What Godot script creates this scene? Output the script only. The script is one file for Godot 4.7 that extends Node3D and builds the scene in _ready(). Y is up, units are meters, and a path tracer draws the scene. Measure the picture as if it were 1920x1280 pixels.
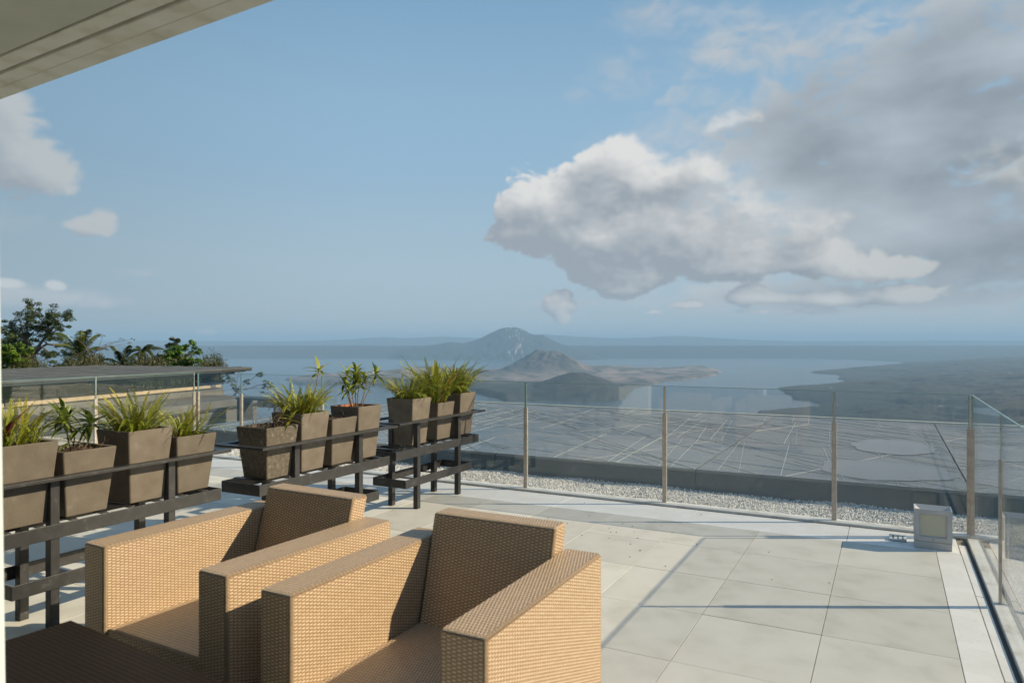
extends Node3D
# A roof terrace above a crater lake. x runs along the front glass railing, -z out over the lake, y up, metres.

const YAW := 27.64
const EXPOSURE := 1.35
const SUN_AZ := Vector2(0.887, 0.456)      # sunward along x and -z
const SUN_EL := 28.0

var taken := {}
var mats := {}
var rng := RandomNumberGenerator.new()


class MB:
	var v := PackedVector3Array()
	var n := PackedVector3Array()
	var t := PackedVector2Array()
	var c := PackedColorArray()
	var ix := PackedInt32Array()
	var col := Color.WHITE
	var xf := Transform3D()
	var sheared := false

	func put(p: Vector3, nn: Vector3, uv := Vector2()) -> int:
		v.append(xf * p)
		n.append(((xf.basis.inverse().transposed() if sheared else xf.basis) * nn).normalized())
		t.append(uv)
		c.append(col)
		return v.size() - 1

	func face(i: int, j: int, k: int) -> void:
		var g := (v[j] - v[i]).cross(v[k] - v[i])
		if g.dot(n[i] + n[j] + n[k]) > 0.0:
			ix.append(i); ix.append(k); ix.append(j)
		else:
			ix.append(i); ix.append(j); ix.append(k)

	func quad(a: Vector3, b: Vector3, d: Vector3, e: Vector3, nn: Vector3, ua := Vector2(0, 0), ub := Vector2(1, 0), ud := Vector2(1, 1), ue := Vector2(0, 1)) -> void:
		var i := put(a, nn, ua)
		var j := put(b, nn, ub)
		var k := put(d, nn, ud)
		var l := put(e, nn, ue)
		face(i, j, k)
		face(i, k, l)

	func tri(a: Vector3, b: Vector3, d: Vector3, nn: Vector3) -> void:
		var i := put(a, nn)
		var j := put(b, nn, Vector2(1, 0))
		var k := put(d, nn, Vector2(0, 1))
		face(i, j, k)

	func uvof(p: Vector3, ax: int) -> Vector2:
		return Vector2(p.z, -p.y) if ax == 0 else Vector2(p.z, p.x) if ax == 1 else Vector2(p.x, -p.y)

	# a box with chamfered (smooth shaded) edges
	func box(ctr: Vector3, size: Vector3, b := 0.0) -> void:
		var h := size / 2.0
		b = minf(b, minf(h.x, minf(h.y, h.z)) * 0.9)
		var at := {}
		for ax in 3:
			var a1 := (ax + 1) % 3
			var a2 := (ax + 2) % 3
			for s in [-1.0, 1.0]:
				var nn := Vector3()
				nn[ax] = s
				var ids := []
				for q in [[-1.0, -1.0], [1.0, -1.0], [1.0, 1.0], [-1.0, 1.0]]:
					var p := Vector3()
					p[ax] = s * h[ax]
					p[a1] = q[0] * (h[a1] - b)
					p[a2] = q[1] * (h[a2] - b)
					var id := put(ctr + p, nn, uvof(ctr + p, ax))
					ids.append(id)
					var k := Vector3()
					k[ax] = s; k[a1] = q[0]; k[a2] = q[1]
					at[[ax, k]] = id
				face(ids[0], ids[1], ids[2])
				face(ids[0], ids[2], ids[3])
		if b <= 0.0:
			return
		for ax in 3:
			var a1 := (ax + 1) % 3
			var a2 := (ax + 2) % 3
			for s1 in [-1.0, 1.0]:
				for s2 in [-1.0, 1.0]:
					var k0 := Vector3(); k0[ax] = -1.0; k0[a1] = s1; k0[a2] = s2
					var k1 := Vector3(); k1[ax] = 1.0; k1[a1] = s1; k1[a2] = s2
					var i: int = at[[a1, k0]]
					var j: int = at[[a1, k1]]
					var k: int = at[[a2, k1]]
					var l: int = at[[a2, k0]]
					face(i, j, k)
					face(i, k, l)
		for x in [-1.0, 1.0]:
			for y in [-1.0, 1.0]:
				for z in [-1.0, 1.0]:
					var k := Vector3(x, y, z)
					face(at[[0, k]], at[[1, k]], at[[2, k]])

	# box given by its corners
	func span(x0: float, x1: float, y0: float, y1: float, z0: float, z1: float, b := 0.0) -> void:
		box(Vector3((x0 + x1) / 2, (y0 + y1) / 2, (z0 + z1) / 2), Vector3(absf(x1 - x0), absf(y1 - y0), absf(z1 - z0)), b)

	func tube(pts: Array, rad: Array, sides := 6) -> void:
		var prev := []
		for i in pts.size():
			var p: Vector3 = pts[i]
			var q0: Vector3 = pts[maxi(i - 1, 0)]
			var q1: Vector3 = pts[mini(i + 1, pts.size() - 1)]
			var d := (q1 - q0).normalized()
			var s := d.cross(Vector3.UP if absf(d.y) < 0.9 else Vector3.RIGHT).normalized()
			var w := d.cross(s)
			var ring := []
			for k in sides + 1:
				var a := TAU * k / sides
				var o := s * cos(a) + w * sin(a)
				var r: float = rad[i]
				ring.append(put(p + o * r, o, Vector2(float(k) / sides, float(i))))
			if i:
				for k in sides:
					face(prev[k], prev[k + 1], ring[k + 1])
					face(prev[k], ring[k + 1], ring[k])
			prev = ring

	# lens-shaped leaf from the origin of f along its y, folded along the midrib
	func leaf(f: Transform3D, length: float, width: float, droop: float, edge: Color, mid: Color, seg := 5) -> void:
		var old := xf
		xf = old * f
		var rows := []
		for i in seg + 1:
			var s := float(i) / seg
			var w := width * 0.5 * pow(sin(PI * pow(clampf(s * 0.94 + 0.06, 0.0, 1.0), 0.75)), 0.9)
			var ang := droop * s
			var y := length * (s - 0.12 * droop * s * s)
			var z := length * 0.5 * droop * s * s
			var nn := Vector3(0, -sin(ang), -cos(ang)) * -1.0
			col = edge
			var a := put(Vector3(-w, y, z - w * 0.35), nn + Vector3(0.35, 0, 0), Vector2(0, s))
			var e := put(Vector3(w, y, z - w * 0.35), nn - Vector3(0.35, 0, 0), Vector2(1, s))
			col = mid
			var m := put(Vector3(0, y, z), nn, Vector2(0.5, s))
			rows.append([a, m, e])
		for i in seg:
			var p: Array = rows[i]
			var q: Array = rows[i + 1]
			face(p[0], p[1], q[1]); face(p[0], q[1], q[0])
			face(p[1], p[2], q[2]); face(p[1], q[2], q[1])
		xf = old

	func mesh(mat: Material = null) -> ArrayMesh:
		var m := ArrayMesh.new()
		add_to(m, mat)
		return m

	func add_to(m: ArrayMesh, mat: Material) -> void:
		var a := []
		a.resize(Mesh.ARRAY_MAX)
		a[Mesh.ARRAY_VERTEX] = v
		a[Mesh.ARRAY_NORMAL] = n
		a[Mesh.ARRAY_TEX_UV] = t
		a[Mesh.ARRAY_COLOR] = c
		a[Mesh.ARRAY_INDEX] = ix
		m.add_surface_from_arrays(Mesh.PRIMITIVE_TRIANGLES, a)
		if mat:
			m.surface_set_material(m.get_surface_count() - 1, mat)


func lin(r: float, g: float, b: float) -> Color:
	return Color(r, g, b).linear_to_srgb()


func numbered(called: String) -> String:
	var k: int = taken.get(called, 0)
	taken[called] = k + 1
	return called if k == 0 else "%s_%03d" % [called, k]


func tag(o: Node, label: String, category := "", group := "", kind := "") -> Node:
	if label:
		o.set_meta("label", label)
	if category:
		o.set_meta("category", category)
	if group:
		o.set_meta("group", group)
	if kind:
		o.set_meta("kind", kind)
	return o


func thing(called: String, label: String, category: String, at := Vector3.ZERO, group := "") -> Node3D:
	var o := Node3D.new()
	o.name = numbered(called)
	o.position = at
	add_child(o, true)
	tag(o, label, category, group)
	return o


func structure(called: String, label: String) -> Node3D:
	var o := Node3D.new()
	o.name = numbered(called)
	add_child(o, true)
	tag(o, label, called.replace("_", " "), "", "structure")
	return o


func part(called: String, m: Mesh, parent: Node, at := Transform3D()) -> MeshInstance3D:
	var o := MeshInstance3D.new()
	o.name = called if parent != self else numbered(called)
	o.mesh = m
	o.transform = at
	parent.add_child(o, true)
	return o


func lay(x: float, y: float, z: float) -> Transform3D:
	return Transform3D(Basis(), Vector3(x, y, z))


# right and forward of the view over the lake -> world
func site(right: float, fwd: float, y: float) -> Vector3:
	var a := deg_to_rad(YAW)
	return Vector3(right * cos(a) - fwd * sin(a), y, -(right * sin(a) + fwd * cos(a)))


func noise(sd: int, freq: float, oct := 4, kind := FastNoiseLite.TYPE_SIMPLEX_SMOOTH) -> FastNoiseLite:
	var f := FastNoiseLite.new()
	f.seed = sd
	f.frequency = freq
	f.noise_type = kind
	f.fractal_type = FastNoiseLite.FRACTAL_FBM
	f.fractal_octaves = oct
	return f


func ntex(sd: int, freq: float, stops: Array, oct := 4, size := 512) -> NoiseTexture2D:
	var x := NoiseTexture2D.new()
	x.width = size
	x.height = size
	x.seamless = true
	x.noise = noise(sd, freq, oct)
	var g := Gradient.new()
	var off := PackedFloat32Array()
	var cs := PackedColorArray()
	for s in stops:
		off.append(s[0])
		cs.append(s[1])
	g.offsets = off
	g.colors = cs
	x.color_ramp = g
	return x


func ngrey(sd: int, freq: float, oct := 4, size := 256) -> NoiseTexture2D:
	return ntex(sd, freq, [[0.0, Color.BLACK], [1.0, Color.WHITE]], oct, size)


func mat(col: Color, rough := 0.7, metal := 0.0) -> StandardMaterial3D:
	var m := StandardMaterial3D.new()
	m.albedo_color = col
	m.roughness = rough
	m.metallic = metal
	return m


func tri(m: StandardMaterial3D, tex: Texture2D, scale: float, world := true, bump: Texture2D = null, depth := 0.1) -> StandardMaterial3D:
	m.albedo_texture = tex
	m.uv1_triplanar = true
	m.uv1_world_triplanar = world
	m.uv1_scale = Vector3.ONE * scale
	if bump:
		m.heightmap_enabled = true
		m.heightmap_texture = bump
		m.heightmap_scale = depth
	return m


func _ready() -> void:
	rng.seed = 7
	make_camera()
	make_sky()
	make_materials()
	build_terrain()
	build_terrace()
	build_lower_roof()
	build_railings()
	build_house()
	build_pavilion()
	build_trees()
	build_racks()
	build_pots()
	build_chairs()
	build_table()
	build_small_things()


func make_camera() -> void:
	var cam := Camera3D.new()
	cam.name = "camera"
	cam.near = 0.05
	cam.far = 400000.0
	add_child(cam)
	cam.position = Vector3(0, 1.5, 0)
	cam.rotation_degrees = Vector3(0, YAW, 0)
	var a := CameraAttributesPhysical.new()
	a.frustum_focal_length = 25.31
	a.frustum_focus_distance = 6.5
	a.exposure_aperture = 3.5
	a.frustum_near = 0.05
	a.frustum_far = 400000.0
	cam.attributes = a
	cam.fov = 50.74


func make_sky() -> void:
	var env := Environment.new()
	env.background_mode = Environment.BG_SKY
	env.tonemap_mode = Environment.TONE_MAPPER_LINEAR
	env.tonemap_exposure = EXPOSURE
	env.sdfgi_enabled = true
	env.ssao_enabled = true
	env.ssil_enabled = true
	env.fog_enabled = true
	env.fog_density = 0.00004
	env.fog_light_color = Color(0.685, 0.85, 1.0)
	var pan := PanoramaSkyMaterial.new()
	pan.panorama = ImageTexture.create_from_image(sky_image())
	env.sky = Sky.new()
	env.sky.sky_material = pan
	var we := WorldEnvironment.new()
	we.name = "world_environment"
	we.environment = env
	add_child(we)
	var sun := DirectionalLight3D.new()
	sun.name = "sun"
	sun.light_energy = 1.6
	sun.light_color = Color(1.0, 0.93, 0.80)
	sun.light_angular_distance = 0.5
	sun.shadow_enabled = true
	add_child(sun)
	var e := deg_to_rad(SUN_EL)
	var to_sun := Vector3(SUN_AZ.x * cos(e), sin(e), -SUN_AZ.y * cos(e)).normalized()
	sun.look_at_from_position(Vector3.ZERO, -to_sun)


# ---------------------------------------------------------------- sky: air and clouds, computed over the whole sphere
# heaps: sharp-edged cumulus as [bearing, elevation, half width, half height, weight] in degrees right of the view over the lake; veils: soft sheets
const HEAPS := [
	[0.2, 8.1, 2.2, 0.9, 1.3], [2.6, 8.3, 2.4, 1.4, 1.3], [3.0, 10.4, 2.8, 1.9, 1.2], [6.2, 11.6, 3.0, 2.0, 1.3], [8.5, 13.6, 1.9, 1.3, 1.4], [11.8, 12.2, 3.0, 1.5, 1.0], [14.6, 13.2, 1.6, 1.0, 0.9], [6.2, 7.6, 3.2, 1.9, 1.4], [7.8, 5.6, 2.2, 1.5, 1.2], [8.8, 4.3, 1.3, 0.8, 1.2], [10.6, 4.9, 1.4, 0.7, 1.1],
	[11.0, 9.4, 4.0, 2.6, 1.3], [13.0, 7.2, 4.0, 1.6, 1.2], [17.0, 8.4, 4.0, 2.4, 1.0], [17.6, 6.2, 3.6, 1.3, 1.1], [22.8, 8.2, 2.0, 1.7, 0.9], [23.6, 6.2, 2.6, 1.2, 1.3], [26.8, 5.2, 2.4, 0.9, 1.3],
	[3.6, 3.0, 1.0, 0.8, 1.9], [3.9, 2.0, 0.5, 0.5, 1.2], [17.8, 3.4, 1.4, 0.6, 1.1], [20.6, 3.2, 1.2, 0.4, 0.9], [23.6, 3.0, 1.8, 0.4, 0.9], [13.4, 2.8, 1.5, 0.35, 0.95], [28.0, 3.2, 2.2, 0.5, 0.85], [20.5, 2.2, 3.0, 0.22, 0.75], [11.5, 2.3, 1.4, 0.2, 0.8],
	[-35.6, 13.2, 2.8, 2.6, 1.4], [-33.0, 11.4, 1.8, 1.5, 1.2], [-37.5, 10.8, 3.0, 1.6, 1.0], [-29.6, 8.3, 0.9, 0.9, 1.15], [-30.6, 7.8, 1.3, 0.45, 0.9], [-32.4, 3.7, 0.6, 0.35, 1.3], [-35.2, 3.75, 1.0, 0.3, 0.9], [-23.0, 0.66, 0.8, 0.25, 1.1],
	[17.6, 16.4, 1.6, 0.9, 1.1], [16.0, 15.7, 1.5, 0.5, 0.8], [35.0, 11.5, 2.0, 2.2, 1.0],
]
const VEILS := [
	[25.0, 13.5, 10.0, 3.8, 1.0], [31.0, 18.0, 8.5, 5.0, 0.95], [24.5, 19.6, 3.4, 2.2, 0.55], [21.0, 15.6, 4.0, 1.4, 0.55], [36.0, 12.0, 8.0, 6.0, 0.95], [33.0, 5.0, 9.0, 3.5, 1.0], [20.0, 3.2, 10.0, 1.3, 0.8], [16.0, 10.0, 10.0, 4.5, 0.6], [28.0, 9.0, 7.0, 5.0, 0.7],
	[16.8, 21.2, 3.2, 1.8, 0.55], [11.8, 24.0, 4.6, 1.5, 0.45], [8.6, 20.2, 2.3, 1.6, 0.42], [6.0, 18.8, 1.8, 0.8, 0.38], [12.5, 18.6, 2.2, 1.6, 0.34], [3.0, 3.0, 5.0, 0.25, 0.34], [-27.6, 4.85, 1.3, 0.25, 0.5], [-34.0, 2.9, 4.5, 0.7, 0.75], [-30.0, 2.6, 2.4, 0.3, 0.5], [-22.0, 20.5, 2.2, 0.8, 0.18], [-36.0, 8.0, 3.0, 1.6, 0.3],
]
const A0 := -44.0
const A1 := 46.0
const E1 := 42.0


func blobs(list: Array, w: int, h: int, step: float) -> PackedFloat32Array:
	var g := PackedFloat32Array()
	g.resize(w * h)
	for b in list:
		var i0 := clampi(int((b[0] - b[2] * 2.6 - A0) / step), 0, w - 1)
		var i1 := clampi(int((b[0] + b[2] * 2.6 - A0) / step), 0, w - 1)
		var j0 := clampi(int((b[1] - b[3] * 2.6) / step), 0, h - 1)
		var j1 := clampi(int((b[1] + b[3] * 2.6) / step) + 1, 0, h - 1)
		for j in range(j0, j1 + 1):
			for i in range(i0, i1 + 1):
				var dx: float = (A0 + i * step - b[0]) / b[2]
				var dy: float = (j * step - b[1]) / b[3]
				if dy < 0.0:
					dy *= 1.25
				var k: float = b[4] * exp(-0.7 * (dx * dx + dy * dy))
				var o := g[j * w + i]
				g[j * w + i] = o + k * (1.0 - 0.75 * minf(o, 1.0))
	return g


func air(a: float, e: float) -> Vector3:
	# colour of the clear sky (linear, as photographed)
	var s := clampf(e / 90.0, 0.0, 1.0)
	var c := Vector3(0.43, 0.525, 0.585)
	c = c.lerp(Vector3(0.41, 0.535, 0.62), smoothstep(0.5, 5.0, e))
	c = c.lerp(Vector3(0.30, 0.475, 0.64), smoothstep(4.0, 15.0, e))
	c = c.lerp(Vector3(0.19, 0.36, 0.55), smoothstep(14.0, 30.0, e))
	c = c.lerp(Vector3(0.11, 0.22, 0.40), smoothstep(25.0, 80.0, e))
	var left := smoothstep(-8.0, -45.0, a) * (1.0 - smoothstep(-70.0, -110.0, a))
	return c * (1.0 - 0.22 * left)


func sky_image() -> Image:
	var nf := noise(11, 3.2, 6)                       # over the unit sphere
	var nd := noise(5, 2.2, 3)
	var puff := noise(23, 6.5, 3, FastNoiseLite.TYPE_CELLULAR)
	puff.cellular_return_type = FastNoiseLite.RETURN_DISTANCE
	puff.fractal_gain = 0.55
	var step := 0.25
	var gw := int((A1 - A0) / step) + 2
	var gh := int(E1 / step) + 2
	var heaps := blobs(HEAPS, gw, gh, step)
	var veils := blobs(VEILS, gw, gh, step)
	# the rest of the sphere, where clouds follow the noise alone
	var cw := 512
	var coarse := Image.create_empty(cw, cw / 2, false, Image.FORMAT_RGBF)
	var sun_dir := Vector3(SUN_AZ.x * cos(deg_to_rad(SUN_EL)), sin(deg_to_rad(SUN_EL)), -SUN_AZ.y * cos(deg_to_rad(SUN_EL)))
	for j in cw / 2:
		var e := 90.0 - (j + 0.5) / (cw / 2.0) * 180.0
		for i in cw:
			if e < -1.0:
				coarse.set_pixel(i, j, Color(0.16, 0.2, 0.24))
				continue
			var az := (i + 0.5) / cw * TAU
			var a := fposmod(rad_to_deg(az) + YAW + 180.0, 360.0) - 180.0
			var er := deg_to_rad(e)
			var d := Vector3(sin(az) * cos(er), sin(er), -cos(az) * cos(er))
			var q := Vector3(d.x, d.y * 2.0, d.z)
			var side := smoothstep(10.0, 40.0, a) * (1.0 - smoothstep(150.0, 180.0, a))
			var k := smoothstep(0.02, 0.42, nf.get_noise_3dv(q) + 0.24 * side - 0.2 + 0.1 * nd.get_noise_3dv(q)) * smoothstep(75.0, 50.0, e)
			var c := air(a, e).lerp(Vector3(0.38, 0.41, 0.44) + Vector3.ONE * 0.2 * nf.get_noise_3dv(q * 1.7), k * 0.9)
			c += Vector3(0.35, 0.31, 0.25) * pow(maxf(d.dot(sun_dir), 0.0), 14.0)
			coarse.set_pixel(i, j, Color(c.x, c.y, c.z) / EXPOSURE)
	var W := 4096
	var H := 2048
	coarse.resize(W, H, Image.INTERPOLATE_BILINEAR)
	# the sector over the lake, finely
	var n := int((A1 - A0) / 360.0 * W)
	var m := int(E1 / 180.0 * H)
	var th := PackedFloat32Array()
	th.resize(n * m)
	var vl := PackedFloat32Array()
	vl.resize(n * m)
	var al := PackedFloat32Array()
	al.resize(n * m)
	var vt := PackedFloat32Array()
	vt.resize(n * m)
	for j in m:
		var e := (j + 0.5) * 180.0 / H
		var er := deg_to_rad(e)
		for i in n:
			var a := A0 + (i + 0.5) * 360.0 / W
			var gx := (a - A0) / step
			var gy := e / step
			var x0 := int(gx)
			var y0 := int(gy)
			var fx := gx - x0
			var fy := gy - y0
			var o := y0 * gw + x0
			var bh := lerpf(lerpf(heaps[o], heaps[o + 1], fx), lerpf(heaps[o + gw], heaps[o + gw + 1], fx), fy)
			var bv := lerpf(lerpf(veils[o], veils[o + 1], fx), lerpf(veils[o + gw], veils[o + gw + 1], fx), fy)
			if bh < 0.03 and bv < 0.02:
				continue
			var az := deg_to_rad(a - YAW)
			var q := Vector3(sin(az) * cos(er), sin(er) * 1.5, -cos(az) * cos(er))
			var f := nf.get_noise_3dv(q * 2.0)
			var warp := Vector3(f, nd.get_noise_3dv(q * 5.0), nd.get_noise_3dv(q * 5.0 + Vector3(9, 3, 1))) * 0.02
			if bh >= 0.03:
				var w3 := q + warp * 1.2
				var p := -puff.get_noise_3dv(w3 * 2.1) - 0.45
				var big := 1.0 - exp(-1.35 * bh) + 0.50 * p + 0.50 * f
				var p2 := -puff.get_noise_3dv(w3 * 5.6 + Vector3(3, 1, 2)) - 0.42
				var rim := exp(-pow((big - 0.5) / 0.26, 2.0))
				var sf := big + (0.10 + 0.26 * rim) * p2 + 0.10 * rim * nf.get_noise_3dv(w3 * 14.0)
				th[j * n + i] = maxf(0.0, sf)
				var soft := 0.13 + 0.34 * smoothstep(9.0, 17.0, a + 0.7 * (e - 9.0)) * smoothstep(5.5, 9.5, e) + 0.16 * smoothstep(-20.0, -30.0, a)
				al[j * n + i] = smoothstep(0.40, 0.40 + soft, sf)
			if bv >= 0.02:
				var q2 := Vector3(q.x, q.y * 1.4, q.z) + warp * 2.0
				vt[j * n + i] = bv
				vl[j * n + i] = smoothstep(0.12, 1.15, bv * (0.95 + 0.95 * nf.get_noise_3dv(q2 * 2.0) + 0.55 * nd.get_noise_3dv(q2 * 9.0) + 0.30 * nf.get_noise_3dv(q2 * 7.0)) * 1.25)
	for j in m:
		var e := (j + 0.5) * 180.0 / H
		var er := deg_to_rad(e)
		for i in n:
			var a := A0 + (i + 0.5) * 360.0 / W
			var o := j * n + i
			var c := air(a, e)
			var right := smoothstep(10.0, 36.0, a)
			if vl[o] > 0.0:
				var az := deg_to_rad(a - YAW)
				var q := Vector3(sin(az) * cos(er), sin(er) * 2.2, -cos(az) * cos(er))
				var g := nf.get_noise_3dv(q * 1.5 + Vector3(4, 4, 4))
				var thick := smoothstep(0.45, 1.35, vt[o])
				var vc := Vector3(0.52, 0.555, 0.585).lerp(Vector3(0.385, 0.42, 0.45), thick) * (1.0 + (0.12 + 0.40 * thick) * g) - Vector3(0.07, 0.063, 0.05) * right * thick
				c = c.lerp(vc, vl[o] * 0.88)
			if al[o] > 0.0:
				var here := th[o]
				var relief := 0.0
				for k in [[4, 4, 0.7], [10, 10, 0.9], [24, 22, 0.8]]:
					var ii := mini(i + int(k[0]), n - 1)
					var jj := mini(j + int(k[1]), m - 1)
					relief += (here - th[jj * n + ii]) * float(k[2])
				var s := 0.0
				for k in [[10, 16], [20, 34], [30, 56]]:
					var ii := mini(i + int(k[0]), n - 1)
					var jj := mini(j + int(k[1]), m - 1)
					s += maxf(0.0, th[jj * n + ii] - 0.35)
				var light := clampf(0.06 + 0.66 * exp(-1.7 * s) + 0.62 * relief, 0.0, 1.0)
				var base := Vector3(0.335, 0.375, 0.42).lerp(Vector3(0.265, 0.305, 0.345), right)
				var lit := Vector3(0.78, 0.77, 0.75).lerp(Vector3(0.54, 0.55, 0.545), right).lerp(Vector3(0.50, 0.535, 0.55), smoothstep(-18.0, -30.0, a) * smoothstep(4.5, 7.0, e))
				var cc := base.lerp(lit, light)
				c = c.lerp(cc, al[o] * (0.95 - 0.4 * smoothstep(-20.0, -28.0, a) * smoothstep(6.0, 4.0, e)))
			# air in front of low clouds
			c = c.lerp(air(a, 2.0), 0.42 * smoothstep(4.0, 0.0, e))
			var fade := smoothstep(A0, A0 + 4.0, a) * smoothstep(A1, A1 - 6.0, a) * smoothstep(E1, E1 - 8.0, e)
			var px := posmod(int((a - YAW) / 360.0 * W), W)
			var py := H / 2 - 1 - j
			var old := coarse.get_pixel(px, py)
			var new := Color(c.x, c.y, c.z) / EXPOSURE
			coarse.set_pixel(px, py, old.lerp(new, fade))
	return coarse


# ---------------------------------------------------------------- materials
func weave_material(strand_a: Color, strand_b: Color, gap: Color, rough: float, sd: int) -> StandardMaterial3D:
	# plain weave: strands 6 mm high over stakes 18 mm apart; the picture covers 8 stakes by 16 strands
	var s := 256
	var im := Image.create_empty(s, s, false, Image.FORMAT_RGB8)
	var hi := Image.create_empty(s, s, false, Image.FORMAT_RF)
	var r := RandomNumberGenerator.new()
	r.seed = sd
	var tone := []
	for k in 16 * 8:
		tone.append(r.randf())
	for y in s:
		var row := y / 16
		var fy := (y % 16 + 0.5) / 16.0
		for x in s:
			var colm := x / 32
			var fx := (x % 32 + 0.5) / 32.0
			var over := (row + colm) % 2 == 0
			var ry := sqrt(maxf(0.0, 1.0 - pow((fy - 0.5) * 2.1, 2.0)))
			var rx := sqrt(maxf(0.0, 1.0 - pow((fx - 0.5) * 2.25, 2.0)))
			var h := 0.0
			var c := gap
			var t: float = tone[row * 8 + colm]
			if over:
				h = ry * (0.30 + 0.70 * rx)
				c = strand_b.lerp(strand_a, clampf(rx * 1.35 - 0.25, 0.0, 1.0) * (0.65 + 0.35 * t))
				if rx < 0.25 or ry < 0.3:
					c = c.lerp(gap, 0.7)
			else:
				var u := absf(fx - 0.5) * 2.0
				var stake := sqrt(maxf(0.0, 1.0 - pow(u / 0.7, 2.0)))
				h = maxf(0.40 * stake, ry * 0.30 * maxf(0.0, u - 0.5) / 0.5)
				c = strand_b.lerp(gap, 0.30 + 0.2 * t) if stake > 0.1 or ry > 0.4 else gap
			im.set_pixel(x, y, c)
			hi.set_pixel(x, y, Color(h, h, h))
	var m := mat(Color.WHITE, rough)
	m.albedo_texture = ImageTexture.create_from_image(im)
	m.heightmap_enabled = true
	m.heightmap_texture = ImageTexture.create_from_image(hi)
	m.heightmap_scale = 0.20
	m.uv1_scale = Vector3(1.0 / 0.144, 1.0 / 0.096, 1)
	return m


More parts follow.
